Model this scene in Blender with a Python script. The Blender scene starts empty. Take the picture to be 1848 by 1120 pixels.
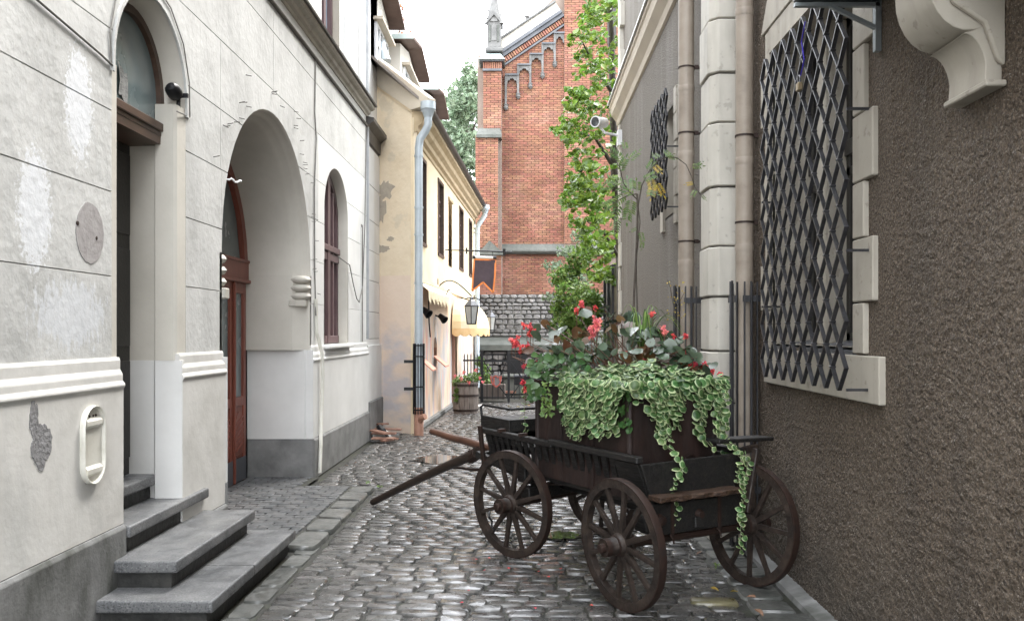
import bpy, bmesh, math, random
from mathutils import Vector, Matrix, Euler, noise
from mathutils.geometry import tessellate_polygon
random.seed(7)
PI = math.pi
sc = bpy.context.scene
COL = sc.collection
# ------------------------------------------------------------------ camera
cam_d = bpy.data.cameras.new('camera'); cam = bpy.data.objects.new('camera', cam_d); COL.objects.link(cam)
cam.location = (0, 0, 1.7); cam.rotation_euler = (math.radians(90), 0, 0)
cam_d.sensor_width = 36; cam_d.lens = 30.0
cam_d.shift_x = -(948-924)/1848; cam_d.shift_y = (600-560)/1848
cam_d.clip_start = .05; cam_d.clip_end = 600
sc.camera = cam
# ------------------------------------------------------------------ world, sun, exposure
world = bpy.data.worlds.new('World'); sc.world = world; world.use_nodes = True
nt = world.node_tree; bg = nt.nodes['Background']
sky = nt.nodes.new('ShaderNodeTexSky'); sky.sky_type = 'NISHITA'; sky.sun_disc = False
SUN_EL, SUN_ROT = math.radians(58), math.radians(38)
sky.sun_elevation = SUN_EL; sky.sun_rotation = SUN_ROT
sky.dust_density = 4.0; sky.air_density = 1.5
mx = nt.nodes.new('ShaderNodeMix'); mx.data_type = 'RGBA'; mx.inputs[0].default_value = .86
mx.inputs[7].default_value = (12.2, 12.6, 13.2, 1)          # closed cloud cover
nt.links.new(sky.outputs[0], mx.inputs[6]); nt.links.new(mx.outputs[2], bg.inputs[0])
bg.inputs[1].default_value = .15
sd = bpy.data.lights.new('sun', 'SUN'); sd.energy = 1.5; sd.angle = math.radians(22); sd.color = (1, .97, .92)
so = bpy.data.objects.new('sun', sd); COL.objects.link(so); so.location = (4, 6, 14)
dv = Vector((math.sin(SUN_ROT)*math.cos(SUN_EL), math.cos(SUN_ROT)*math.cos(SUN_EL), math.sin(SUN_EL)))
so.rotation_euler = dv.to_track_quat('Z', 'Y').to_euler()
vs = sc.view_settings; vs.view_transform = 'Standard'; vs.look = 'None'; vs.gamma = 1; vs.exposure = 2.2
vs.use_curve_mapping = False
# ------------------------------------------------------------------ helpers
F = 1540.0
def P(px, py, d):                       # photograph position at distance d -> place
    return Vector(((px-948)/F*d, d, 1.7+(600-py)/F*d))
class G:
    def __init__(s): s.v = []; s.f = []; s.m = []
    def add(s, vs, fs, m=0):
        n = len(s.v); s.v += [tuple(v) for v in vs]; s.f += [tuple(i+n for i in f) for f in fs]; s.m += [m]*len(fs); return s
    def box(s, x0, x1, y0, y1, z0, z1, m=0):
        return s.add([(x0,y0,z0),(x1,y0,z0),(x1,y1,z0),(x0,y1,z0),(x0,y0,z1),(x1,y0,z1),(x1,y1,z1),(x0,y1,z1)],
                     [(0,3,2,1),(4,5,6,7),(0,1,5,4),(1,2,6,5),(2,3,7,6),(3,0,4,7)], m)
    def bx(s, M, sx, sy, sz, m=0):      # box of size centred, under matrix M
        vs = [M @ Vector((a*sx/2, b*sy/2, c*sz/2)) for c in (-1,1) for (a,b) in ((-1,-1),(1,-1),(1,1),(-1,1))]
        return s.add(vs, [(0,3,2,1),(4,5,6,7),(0,1,5,4),(1,2,6,5),(2,3,7,6),(3,0,4,7)], m)
    def bar(s, a, b, w, h, up=(0,0,1), m=0, w2=None, h2=None):
        a = Vector(a); b = Vector(b); d = (b-a).normalized(); u = Vector(up)
        x = d.cross(u)
        if x.length < 1e-4: x = d.cross(Vector((1,0,0)))
        x.normalize(); u = x.cross(d); w2 = w2 or w; h2 = h2 or h
        vs = [a+x*(i*w/2)+u*(j*h/2) for i,j in ((-1,-1),(1,-1),(1,1),(-1,1))]+[b+x*(i*w2/2)+u*(j*h2/2) for i,j in ((-1,-1),(1,-1),(1,1),(-1,1))]
        return s.add(vs, [(0,3,2,1),(4,5,6,7),(0,1,5,4),(1,2,6,5),(2,3,7,6),(3,0,4,7)], m)
    def tube(s, pts, r, n=8, m=0, caps=True):
        pts = [Vector(p) for p in pts]; N = len(pts); rs = r if isinstance(r, (list,tuple)) else [r]*N
        vs = []; prev = None
        for i, p in enumerate(pts):
            d = (pts[min(i+1,N-1)]-pts[max(i-1,0)]).normalized()
            if prev is None:
                x = d.cross(Vector((0,0,1)))
                if x.length < 1e-3: x = d.cross(Vector((1,0,0)))
            else: x = prev - d*prev.dot(d)
            x.normalize(); y = d.cross(x); prev = x
            vs += [p+(x*math.cos(2*PI*k/n)+y*math.sin(2*PI*k/n))*rs[i] for k in range(n)]
        fs = [(i*n+k, i*n+(k+1)%n, (i+1)*n+(k+1)%n, (i+1)*n+k) for i in range(N-1) for k in range(n)]
        if caps: fs += [tuple(range(n-1,-1,-1)), tuple((N-1)*n+k for k in range(n))]
        return s.add(vs, fs, m)
    def lathe(s, prof, M=Matrix(), n=16, m=0, a0=0, a1=2*PI):      # prof [(r,z)]
        full = abs(a1-a0-2*PI) < 1e-6; c = n if full else n+1
        vs = [M @ Vector((r*math.cos(a0+(a1-a0)*k/n), r*math.sin(a0+(a1-a0)*k/n), z)) for r,z in prof for k in range(c)]
        fs = [(i*c+k, i*c+(k+1)%c, (i+1)*c+(k+1)%c, (i+1)*c+k) for i in range(len(prof)-1) for k in range(n)]
        return s.add(vs, fs, m)
    def prism(s, loop, fn, d0, d1, m=0):   # 2D loop -> fn(a,b,d), solid between depths
        n = len(loop)
        tr = tessellate_polygon([[Vector((a,b,0)) for a,b in loop]])
        vs = [fn(a,b,d0) for a,b in loop]+[fn(a,b,d1) for a,b in loop]
        fs = [tuple(t) for t in tr]+[tuple(n+i for i in reversed(t)) for t in tr]+[(i,(i+1)%n,n+(i+1)%n,n+i) for i in range(n)]
        return s.add(vs, fs, m)
    def sweep(s, prof, fn, t0, t1, m=0):    # open profile [(a,b)] swept between two stations; fn(a,b,t)
        n = len(prof)
        vs = [fn(a,b,t0) for a,b in prof]+[fn(a,b,t1) for a,b in prof]
        fs = [(i,i+1,n+i+1,n+i) for i in range(n-1)]+[tuple(range(n)), tuple(range(2*n-1,n-1,-1))]
        return s.add(vs, fs, m)
def woff(p):
    v = Vector((0,0,0))
    while p: v += p.location; p = p.parent
    return v
def mesh_of(name, g, mats, bev=0, smooth=False, off=None, seg=1):
    me = bpy.data.meshes.new(name)
    vs = g.v if off is None else [(v[0]-off.x, v[1]-off.y, v[2]-off.z) for v in g.v]
    me.from_pydata(vs, [], g.f)
    for m in (mats if isinstance(mats,(list,tuple)) else [mats]): me.materials.append(m)
    if any(g.m): me.polygons.foreach_set('material_index', g.m)
    bm = bmesh.new(); bm.from_mesh(me)
    bmesh.ops.recalc_face_normals(bm, faces=bm.faces[:])
    if bev:
        bmesh.ops.remove_doubles(bm, verts=bm.verts[:], dist=1e-5)
        es = [e for e in bm.edges if len(e.link_faces)==2 and e.calc_face_angle(0) > .5]
        bmesh.ops.bevel(bm, geom=es, offset=bev, segments=seg, profile=.6, affect='EDGES', clamp_overlap=True)
    if smooth:
        lim = smooth if isinstance(smooth, float) else .7
        for f in bm.faces: f.smooth = True
        for e in bm.edges:
            if len(e.link_faces)==2 and e.calc_face_angle(0) > lim: e.smooth = False
    bm.to_mesh(me); bm.free(); me.update()
    return me
def tag(o, label=None, cat=None, group=None, kind=None):
    if label: o['label'] = label
    if cat: o['category'] = cat
    if group: o['group'] = group
    if kind: o['kind'] = kind
    return o
def obj(name, g, mats, parent=None, bev=0, smooth=False, local=False, seg=1, **kw):
    off = None if (local or parent is None) else woff(parent)
    me = mesh_of(name, g, mats, bev, smooth, off, seg)
    o = bpy.data.objects.new(name, me); COL.objects.link(o); o.parent = parent
    return tag(o, **kw)
def inst(name, me, parent, loc, rot=(0,0,0), scale=(1,1,1), local=False, M=None):
    o = bpy.data.objects.new(name, me); COL.objects.link(o); o.parent = parent
    if M is not None:
        o.matrix_local = M if local or parent is None else Matrix.Translation(-woff(parent)) @ M
    else:
        o.location = Vector(loc) - (Vector((0,0,0)) if local else woff(parent)); o.rotation_euler = rot; o.scale = scale
    return o
def thing(name, loc, label, cat, group=None, rotz=0, kind=None):
    o = bpy.data.objects.new(name, None); COL.objects.link(o); o.location = loc; o.rotation_euler = (0,0,rotz)
    o.empty_display_size = .1
    return tag(o, label, cat, group, kind)
def copy_tree(o, parent=None):
    c = o.copy(); COL.objects.link(c)
    if parent: c.parent = parent
    for ch in list(o.children): copy_tree(ch, c)
    return c
def structure(name, g, m, **k):
    o = obj(name, g, m, **k); o['kind'] = 'structure'; return o
def R(a, b): return random.uniform(a, b)
# ------------------------------------------------------------------ materials
def mat(name, cols, scale=4, rough=.7, rough2=None, bump=.3, bscale=40, bdist=.01, var=0, metal=0, stretch=(1,1,1),
        obj_co=False, spec=.5, trans=0, sss=0, detail=8, hue=0, coat=0, bdetail=6, bstretch=None, rampp=(.3,.7)):
    m = bpy.data.materials.new(name); m.use_nodes = True; t = m.node_tree; N = t.nodes; L = t.links
    b = N['Principled BSDF']
    if obj_co: co = N.new('ShaderNodeTexCoord').outputs['Object']
    else: co = N.new('ShaderNodeNewGeometry').outputs['Position']
    def mp(st):
        q = N.new('ShaderNodeMapping'); q.inputs['Scale'].default_value = st; L.new(co, q.inputs[0]); return q.outputs[0]
    c1 = mp(stretch)
    n = N.new('ShaderNodeTexNoise'); n.inputs['Scale'].default_value = scale; n.inputs['Detail'].default_value = detail
    n.inputs['Roughness'].default_value = .62
    L.new(c1, n.inputs['Vector'])
    r = N.new('ShaderNodeValToRGB'); el = r.color_ramp.elements
    cols = [c if len(c)==4 else (*c,1) for c in cols]
    if len(cols) == 1: cols = cols*2
    while len(el) < len(cols): el.new(.5)
    for i, c in enumerate(cols):
        el[i].position = rampp[0]+(rampp[1]-rampp[0])*i/(len(cols)-1); el[i].color = c
    L.new(n.outputs[0], r.inputs[0]); out = r.outputs[0]
    if var or hue:
        oi = N.new('ShaderNodeObjectInfo'); ge = N.new('ShaderNodeNewGeometry')
        ad = N.new('ShaderNodeMath'); ad.operation = 'ADD'; L.new(oi.outputs['Random'], ad.inputs[0]); L.new(ge.outputs['Random Per Island'], ad.inputs[1])
        fr = N.new('ShaderNodeMath'); fr.operation = 'FRACT'; L.new(ad.outputs[0], fr.inputs[0])
        mr = N.new('ShaderNodeMapRange'); L.new(fr.outputs[0], mr.inputs[0]); mr.inputs[3].default_value = 1-var; mr.inputs[4].default_value = 1+var
        m2 = N.new('ShaderNodeMath'); m2.operation = 'MULTIPLY'; m2.inputs[1].default_value = 7.31; L.new(fr.outputs[0], m2.inputs[0])
        f2 = N.new('ShaderNodeMath'); f2.operation = 'FRACT'; L.new(m2.outputs[0], f2.inputs[0])
        mh = N.new('ShaderNodeMapRange'); L.new(f2.outputs[0], mh.inputs[0]); mh.inputs[3].default_value = .5-hue; mh.inputs[4].default_value = .5+hue
        hs = N.new('ShaderNodeHueSaturation'); L.new(mh.outputs[0], hs.inputs['Hue']); L.new(mr.outputs[0], hs.inputs['Value']); L.new(out, hs.inputs['Color'])
        out = hs.outputs[0]
    L.new(out, b.inputs['Base Color'])
    b.inputs['Metallic'].default_value = metal
    b.inputs['Specular IOR Level'].default_value = spec
    if coat: b.inputs['Coat Weight'].default_value = coat; b.inputs['Coat Roughness'].default_value = .08
    if rough2 is not None:
        rr = N.new('ShaderNodeMapRange'); n3 = N.new('ShaderNodeTexNoise'); n3.inputs['Scale'].default_value = scale*2.3; n3.inputs['Detail'].default_value = 4
        L.new(c1, n3.inputs['Vector']); L.new(n3.outputs[0], rr.inputs[0]); rr.inputs[1].default_value = .35; rr.inputs[2].default_value = .65
        rr.inputs[3].default_value = rough; rr.inputs[4].default_value = rough2; L.new(rr.outputs[0], b.inputs['Roughness'])
    else: b.inputs['Roughness'].default_value = rough
    if bump:
        n2 = N.new('ShaderNodeTexNoise'); n2.inputs['Scale'].default_value = bscale; n2.inputs['Detail'].default_value = bdetail
        L.new(mp(bstretch) if bstretch else c1, n2.inputs['Vector'])
        bp = N.new('ShaderNodeBump'); bp.inputs['Strength'].default_value = bump; bp.inputs['Distance'].default_value = bdist
        L.new(n2.outputs[0], bp.inputs['Height']); L.new(bp.outputs[0], b.inputs['Normal'])
    m['out'] = 0
    m.diffuse_color = cols[0]
    return m, out, co
def M_(*a, **k): return mat(*a, **k)[0]
def mixcol(m, out, fac, col, to_base=True):
    t = m.node_tree; q = t.nodes.new('ShaderNodeMix'); q.data_type = 'RGBA'
    t.links.new(fac, q.inputs[0]); t.links.new(out, q.inputs[6]); q.inputs[7].default_value = (*col, 1)
    if to_base: t.links.new(q.outputs[2], t.nodes['Principled BSDF'].inputs['Base Color'])
    return q.outputs[2]
def blob(m, co, c, rad, thr=.5, nscale=14, soft=.12, strn=.9, nst=(1,1,1)):   # irregular stain: distance field broken by noise
    t = m.node_tree; N = t.nodes; L = t.links
    sb = N.new('ShaderNodeVectorMath'); sb.operation = 'SUBTRACT'; sb.inputs[1].default_value = c; L.new(co, sb.inputs[0])
    dv_ = N.new('ShaderNodeVectorMath'); dv_.operation = 'DIVIDE'; dv_.inputs[1].default_value = rad; L.new(sb.outputs[0], dv_.inputs[0])
    ln = N.new('ShaderNodeVectorMath'); ln.operation = 'LENGTH'; L.new(dv_.outputs[0], ln.inputs[0])
    mp = N.new('ShaderNodeMapping'); mp.inputs['Scale'].default_value = nst; L.new(co, mp.inputs[0])
    no = N.new('ShaderNodeTexNoise'); no.inputs['Scale'].default_value = nscale; no.inputs['Detail'].default_value = 9; no.inputs['Roughness'].default_value = .7; L.new(mp.outputs[0], no.inputs['Vector'])
    a = N.new('ShaderNodeMath'); a.operation = 'MULTIPLY_ADD'; L.new(ln.outputs['Value'], a.inputs[0]); a.inputs[1].default_value = -.55; L.new(no.outputs[0], a.inputs[2])
    mr = N.new('ShaderNodeMapRange'); L.new(a.outputs[0], mr.inputs[0]); mr.inputs[1].default_value = thr-.5; mr.inputs[2].default_value = thr-.5+soft; mr.inputs[4].default_value = strn
    return mr.outputs[0]
def streaks(m, co, scale, st, lo, hi, amt):
    t = m.node_tree; N = t.nodes; L = t.links
    mp = N.new('ShaderNodeMapping'); mp.inputs['Scale'].default_value = st; L.new(co, mp.inputs[0])
    no = N.new('ShaderNodeTexNoise'); no.inputs['Scale'].default_value = scale; no.inputs['Detail'].default_value = 8; L.new(mp.outputs[0], no.inputs['Vector'])
    mr = N.new('ShaderNodeMapRange'); L.new(no.outputs[0], mr.inputs[0]); mr.inputs[1].default_value = lo; mr.inputs[2].default_value = hi; mr.inputs[4].default_value = amt
    return mr.outputs[0]
def band(m, co, axis, a, b, soft=.05):     # 1 where coordinate between a and b
    t = m.node_tree; N = t.nodes; L = t.links
    s = N.new('ShaderNodeSeparateXYZ'); L.new(co, s.inputs[0]); mr = N.new('ShaderNodeMapRange'); L.new(s.outputs[axis], mr.inputs[0])
    mr.inputs[1].default_value = a; mr.inputs[2].default_value = b
    return mr.outputs[0]
def mul(m, a, b):
    q = m.node_tree.nodes.new('ShaderNodeMath'); q.operation = 'MULTIPLY'; m.node_tree.links.new(a, q.inputs[0]); m.node_tree.links.new(b, q.inputs[1]); return q.outputs[0]

# townhouse render: warm off-white, mottled, with paint loss patches
plaster, o_, c_ = mat('aged_plaster', [(.39,.388,.372),(.51,.508,.49),(.575,.572,.55)], scale=2.2, rough=.85, bump=.5, bscale=16, bdist=.012, bdetail=10)
o_ = mixcol(plaster, o_, streaks(plaster, c_, 2.0, (1,1.4,.25), .5, .75, .45), (.40,.40,.385))
o_ = mixcol(plaster, o_, streaks(plaster, c_, 34, (1,1,1), .62, .70, .35), (.26,.25,.23))
o_ = mixcol(plaster, o_, blob(plaster, c_, (-2.5,4.78,2.98), (1,.20,.42), .60, 30, soft=.025, strn=.7), (.70,.715,.74))
o_ = mixcol(plaster, o_, blob(plaster, c_, (-2.5,4.35,2.33), (1,.20,.42), .60, 30, soft=.025, strn=.7), (.70,.715,.74))
o_ = mixcol(plaster, o_, blob(plaster, c_, (-2.5,4.7,1.80), (1,.6,.30), .66, 16, nst=(1,1.6,.5), soft=.05, strn=.6), (.62,.64,.67))
o_ = mixcol(plaster, o_, blob(plaster, c_, (-2.5,4.3,3.62), (1,.22,.2), .58, 16), (.66,.67,.69))
plaster_low, o_, c_ = mat('low_plaster', [(.50,.485,.45),(.60,.585,.55),(.66,.645,.61)], scale=1.8, rough=.8, bump=.35, bscale=14, bdist=.01, bdetail=9)
o_ = mixcol(plaster_low, o_, streaks(plaster_low, c_, 2.6, (1,1.3,.4), .52, .72, .5), (.42,.42,.40))
plaster_paint = M_('smooth_painted_plaster', [(.60,.595,.575),(.71,.705,.685)], scale=1.6, rough=.75, bump=.25, bscale=12, bdist=.008)
reveal_m = M_('reveal_plaster', [(.48,.455,.40),(.58,.55,.49)], scale=1.8, rough=.8, bump=.3, bscale=14, bdist=.008)
groove_m = M_('plaster_joint', [(.10,.09,.08),(.2,.19,.17)], scale=9, rough=.9, bump=.2)
plinth_m, o_, c_ = mat('concrete_plinth', [(.12,.12,.116),(.18,.18,.175),(.23,.23,.222)], scale=4, rough=.75, bump=.5, bscale=40, bdist=.006)
o_ = mixcol(plinth_m, o_, mul(plinth_m, streaks(plinth_m, c_, 5, (1,1.3,.55), .38, .68, .85), band(plinth_m, c_, 1, 6.2, 5.4)), (.05,.052,.043))
bare_m = M_('bare_mortar', [(.17,.165,.165),(.27,.265,.265)], scale=20, rough=.9, bump=.8, bscale=50, bdist=.01)
granite, o_, c_ = mat('granite', [(.065,.068,.071),(.125,.127,.129),(.18,.18,.178)], scale=3.4, rough=.3, rough2=.6, bump=.3, bscale=150, bdist=.003)
o_ = mixcol(granite, o_, streaks(granite, c_, 95, (1,1,1), .52, .62, .6), (.02,.02,.021))
o_ = mixcol(granite, o_, streaks(granite, c_, 80, (1,1,1), .58, .66, .5), (.30,.30,.295))
riser_m, o_, c_ = mat('step_riser_stone', [(.008,.008,.0075),(.02,.02,.018),(.045,.043,.038)], scale=7, rough=.6, bump=.6, bscale=30, bdist=.01)  # near-black colour deepens the shade of the recess under each tread
def stone_mat(name, cols, r0, r1, var, hue, bump=.22, bs=28, spec=.6, coat=.15):
    return M_(name, cols, scale=6, rough=r0+.03, rough2=r1, bump=bump, bscale=bs, bdist=.008, var=var, hue=hue, spec=spec, coat=coat)
cobble_m = stone_mat('wet_cobble', [(.035,.036,.036),(.07,.068,.064),(.115,.105,.098)], .13, .42, .38, .03)
paver_m = stone_mat('wet_paver', [(.05,.055,.058),(.085,.087,.088),(.11,.107,.104)], .28, .55, .2, .03, .3, 60, .5, .1)
kerb_m = stone_mat('wet_kerb_slab', [(.042,.045,.041),(.08,.082,.075),(.12,.12,.11)], .25, .55, .2, .02, .5, 24)
yellow_stone = stone_mat('yellowed_wet_stone', [(.09,.082,.045),(.17,.15,.08)], .2, .5, .1, .0)
dirt_m = M_('joint_dirt', [(.008,.009,.007),(.018,.018,.013),(.028,.034,.014)], scale=9, rough=.55, bump=.6, bscale=50, bdist=.01)
water_m = M_('puddle_water', [(.05,.045,.04),(.07,.065,.055)], scale=3, rough=.03, bump=0, spec=.6)
# right house
rough_m, o_, c_ = mat('roughcast', [(.037,.025,.017),(.096,.070,.048),(.175,.133,.095)], scale=75, rough=.8, bump=1.0, bscale=62, bdist=.035, bdetail=4, rampp=(.36,.66))  # strong colour contrast also paints the grain's highlights and shadows
o_ = mixcol(rough_m, o_, streaks(rough_m, c_, 1.1, (1,1,.8), .42, .7, .35), (.165,.128,.092))
o_ = mixcol(rough_m, o_, streaks(rough_m, c_, 1.6, (1,2.2,.22), .5, .72, .45), (.045,.036,.028))
o_ = mixcol(rough_m, o_, mul(rough_m, streaks(rough_m, c_, 3.0, (1,1,1), .3, .7, .7), band(rough_m, c_, 2, .8, .05)), (.045,.04,.033))
o_ = mixcol(rough_m, o_, streaks(rough_m, c_, 110, (1,1,1), .60, .66, .5), (.36,.33,.29))
rough2_m, o_, c_ = mat('roughcast_grey', [(.085,.072,.058),(.16,.14,.115),(.24,.215,.18)], scale=60, rough=.85, bump=1.0, bscale=60, bdist=.03, bdetail=3, rampp=(.36,.66))
o_ = mixcol(rough2_m, o_, streaks(rough2_m, c_, 2.0, (1,1.5,.12), .5, .7, .5), (.25,.235,.215))
quoin_m, o_, c_ = mat('painted_quoin', [(.42,.395,.345),(.52,.49,.43)], scale=2, rough=.7, bump=.35, bscale=12, bdist=.008)
o_ = mixcol(quoin_m, o_, streaks(quoin_m, c_, 4, (2,2,.35), .5, .75, .5), (.30,.28,.24))
o_ = mixcol(quoin_m, o_, streaks(quoin_m, c_, 14, (1,1,1), .62, .68, .4), (.22,.20,.17))
surr_m, o_, c_ = mat('painted_surround', [(.34,.31,.26),(.42,.385,.325)], scale=2, rough=.7, bump=.4, bscale=16, bdist=.008)
o_ = mixcol(surr_m, o_, streaks(surr_m, c_, 4, (2,2,.35), .5, .75, .5), (.21,.185,.15))
o_ = mixcol(surr_m, o_, streaks(surr_m, c_, 17, (1,1,1), .63, .68, .4), (.15,.13,.105))
pipe_m = M_('beige_pipe_paint', [(.20,.165,.13),(.27,.225,.18),(.31,.265,.215)], scale=5, rough=.5, bump=.25, bscale=20, bdist=.005)
iron_m = M_('black_iron', [(.006,.006,.007),(.014,.014,.016)], scale=9, rough=.42, bump=.2, bscale=90, bdist=.002, metal=.3)
grille_m = M_('grille_iron', [(.02,.02,.022),(.06,.06,.066)], scale=16, rough=.36, bump=.3, bscale=60, bdist=.003, metal=.4)
guard_m = M_('grey_guard_bar', [(.022,.022,.024),(.042,.042,.046)], scale=8, rough=.5, bump=.15, metal=.2)
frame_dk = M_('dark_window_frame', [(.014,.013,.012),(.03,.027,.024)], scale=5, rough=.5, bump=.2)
glass_dk = M_('dark_glass', [(.03,.035,.038),(.05,.055,.06)], scale=1.5, rough=.06, bump=.05, bscale=3, bdist=.01, spec=.8)
glass_teal = M_('dusty_glass', [(.12,.16,.165),(.20,.245,.25)], scale=1.7, rough=.1, rough2=.3, bump=.05, bscale=3, bdist=.01, spec=.7)
glass_blue = M_('pale_glass', [(.20,.27,.33),(.36,.43,.50)], scale=2.5, rough=.08, bump=.05, bscale=3, spec=.8)
red_wood = M_('red_brown_door', [(.17,.05,.033),(.25,.08,.053)], scale=5, rough=.42, bump=.25, bscale=20, bdist=.003, stretch=(4,4,.6))
win_wood = M_('purple_brown_frame', [(.075,.04,.042),(.14,.08,.08)], scale=5, rough=.5, bump=.3, bscale=30, bdist=.003, stretch=(4,4,.6))
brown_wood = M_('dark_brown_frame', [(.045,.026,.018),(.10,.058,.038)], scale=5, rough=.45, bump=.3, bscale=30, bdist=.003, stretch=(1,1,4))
kick_m = M_('kick_plate', [(.085,.09,.10),(.12,.125,.14)], scale=4, rough=.4, bump=.1, metal=.3)
tin_m = M_('cornice_tin', [(.03,.027,.025),(.08,.07,.062)], scale=4, rough=.5, bump=.3)
cable_m = M_('old_cable', [(.10,.095,.085),(.2,.19,.17)], scale=9, rough=.6, bump=.1)
enamel_m = M_('chipped_enamel', [(.52,.50,.43),(.64,.62,.55),(.68,.66,.6)], scale=5, rough=.35, bump=.15)
# cream house
cream_m, o_, c_ = mat('cream_render', [(.60,.48,.31),(.70,.575,.395),(.74,.63,.45)], scale=1.4, rough=.85, bump=.4, bscale=10, bdist=.01)
cream_side, o_, c_ = mat('cream_side_render', [(.68,.56,.40),(.76,.655,.50)], scale=1.6, rough=.85, bump=.6, bscale=9, bdist=.02, bdetail=9)  # albedo raised so the glare on the end wall sits in the colour
o_ = mixcol(cream_side, o_, streaks(cream_side, c_, 2.4, (1,1,1), .60, .64, .5), (.56,.49,.38))
mural_m, o_, c_ = mat('faded_mural', [(.62,.46,.33),(.66,.52,.40)], scale=1.5, rough=.85, bump=.3, bscale=12, bdist=.01)
o_ = mixcol(mural_m, o_, mul(mural_m, streaks(mural_m, c_, 3.2, (1,1,.28), .46, .56, .7), band(mural_m, c_, 2, 2.1, 1.6)), (.36,.41,.48))
o_ = mixcol(mural_m, o_, mul(mural_m, streaks(mural_m, c_, 5.2, (1,1,.16), .59, .63, .55), band(mural_m, c_, 2, 1.9, 1.6)), (.58,.22,.20))
mural_side, o_, c_ = mat('faded_mural_side', [(.68,.54,.43),(.73,.60,.49)], scale=1.5, rough=.85, bump=.5, bscale=7, bdist=.02)  # ground lightened to hold the glare on the lower end wall
o_ = mixcol(mural_side, o_, mul(mural_side, streaks(mural_side, c_, 1.9, (1,1,2.0), .42, .6, .75), band(mural_side, c_, 2, 2.0, 1.5)), (.46,.44,.47))
trim_m = M_('beige_fascia', [(.46,.40,.32),(.55,.485,.39)], scale=2, rough=.8, bump=.2)
dormer_m = M_('dormer_render', [(.60,.57,.51),(.68,.65,.59)], scale=2, rough=.8, bump=.2)
soffit_m = M_('brown_soffit', [(.075,.042,.033),(.12,.075,.06)], scale=4, rough=.6, bump=.2)
roof_m = M_('roof_tin', [(.10,.085,.075),(.17,.14,.12)], scale=3, rough=.45, bump=.3)
verdigris = M_('verdigris_flashing', [(.34,.42,.40),(.46,.52,.50)], scale=4, rough=.5, bump=.2)
zinc_m = M_('blue_grey_zinc', [(.38,.43,.46),(.48,.53,.56)], scale=4, rough=.4, bump=.15, metal=.15)
terra_m = M_('terracotta_pipe', [(.30,.15,.10),(.40,.22,.155)], scale=5, rough=.6, bump=.2)
cream_mould = M_('ochre_moulding', [(.36,.27,.16),(.50,.39,.25)], scale=4, rough=.75, bump=.2)
fabric_cream = M_('cream_canvas', [(.70,.58,.38),(.78,.68,.50)], scale=5, rough=.9, bump=.2)
fabric_ochre = M_('ochre_canvas', [(.72,.47,.22),(.78,.55,.30)], scale=5, rough=.9, bump=.2)
pink_m = M_('pink_paint', [(.55,.27,.20),(.62,.34,.26)], scale=5, rough=.8, bump=.2)
banner_m = M_('dark_banner_cloth', [(.055,.04,.052),(.08,.06,.075)], scale=6, rough=.85, bump=.3, bscale=9, bdist=.02)
orange_m = M_('orange_braid', [(.70,.20,.05),(.78,.27,.08)], scale=6, rough=.8, bump=.2)
white_m = M_('white_metal', [(.66,.66,.66),(.74,.74,.74)], scale=6, rough=.4, bump=.05)
frost_m = M_('frosted_lamp_glass', [(.38,.39,.38),(.55,.55,.53)], scale=6, rough=.3, bump=.1)
# church
brick_m = M_('red_brick', [(.155,.060,.036),(.215,.095,.058),(.265,.140,.095)], scale=.9, rough=.85, bump=.3, bscale=30, bdist=.01, var=.22, hue=.012)
mortar_m = M_('mortar', [(.17,.125,.10),(.22,.175,.145)], scale=2, rough=.9, bump=.3)
ststone_m = M_('grey_dressed_stone', [(.075,.073,.07),(.12,.118,.113),(.17,.166,.158)], scale=3, rough=.8, bump=.4, bscale=14, bdist=.02)
slate_m = M_('dark_slate_trim', [(.045,.048,.056),(.10,.105,.115)], scale=3, rough=.5, bump=.3)
weather_m = M_('weathered_coping', [(.05,.056,.047),(.11,.113,.10)], scale=3, rough=.7, bump=.4)
rubble_m = M_('grey_rubble', [(.11,.105,.10),(.20,.19,.185),(.29,.275,.26)], scale=5, rough=.8, bump=.8, bscale=11, bdist=.04, var=.3, hue=.02)
# cart
cartw, o_, c_ = mat('weathered_black_timber', [(.0045,.0043,.0042),(.009,.0083,.0076),(.020,.016,.013)], scale=4, rough=.42, rough2=.7, bump=.6, bscale=24, bdist=.004, obj_co=True, stretch=(9,1.2,9))
wheelw, o_, c_ = mat('weathered_wheel_timber', [(.010,.0072,.006),(.024,.016,.012),(.052,.036,.027)], scale=5, rough=.45, rough2=.7, bump=.6, bscale=24, bdist=.004, obj_co=True, stretch=(3,3,3))
o_ = mixcol(wheelw, o_, streaks(wheelw, c_, 9, (1,1,1), .58, .68, .5), (.06,.042,.03))
rust_m, o_, c_ = mat('rusty_brown_metal', [(.011,.0060,.0052),(.019,.0100,.0080),(.032,.0155,.0115)], scale=4, rough=.5, rough2=.75, bump=.4, bscale=26, bdist=.004, obj_co=True, stretch=(1.5,1.5,.5))
rustiron = M_('rusted_iron', [(.014,.008,.006),(.032,.016,.011),(.020,.014,.012)], scale=14, rough=.6, bump=.5, bscale=40, bdist=.003, metal=.25)
shaftw, o_, c_ = mat('brown_shaft_timber', [(.016,.0115,.009),(.038,.025,.018)], scale=5, rough=.45, bump=.5, bscale=24, bdist=.004, stretch=(2,2,9))
redshaft = M_('reddish_shaft_timber', [(.06,.028,.018),(.12,.058,.036)], scale=6, rough=.45, bump=.4, bscale=24, bdist=.004)
rotten_m = M_('rotten_plank', [(.018,.010,.0065),(.05,.027,.016),(.10,.058,.034)], scale=12, rough=.55, bump=.9, bscale=30, bdist=.008, stretch=(1,5,5))
soil_m = M_('potting_soil', [(.015,.011,.008),(.035,.026,.018)], scale=20, rough=.9, bump=.8, bscale=60, bdist=.01)
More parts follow.
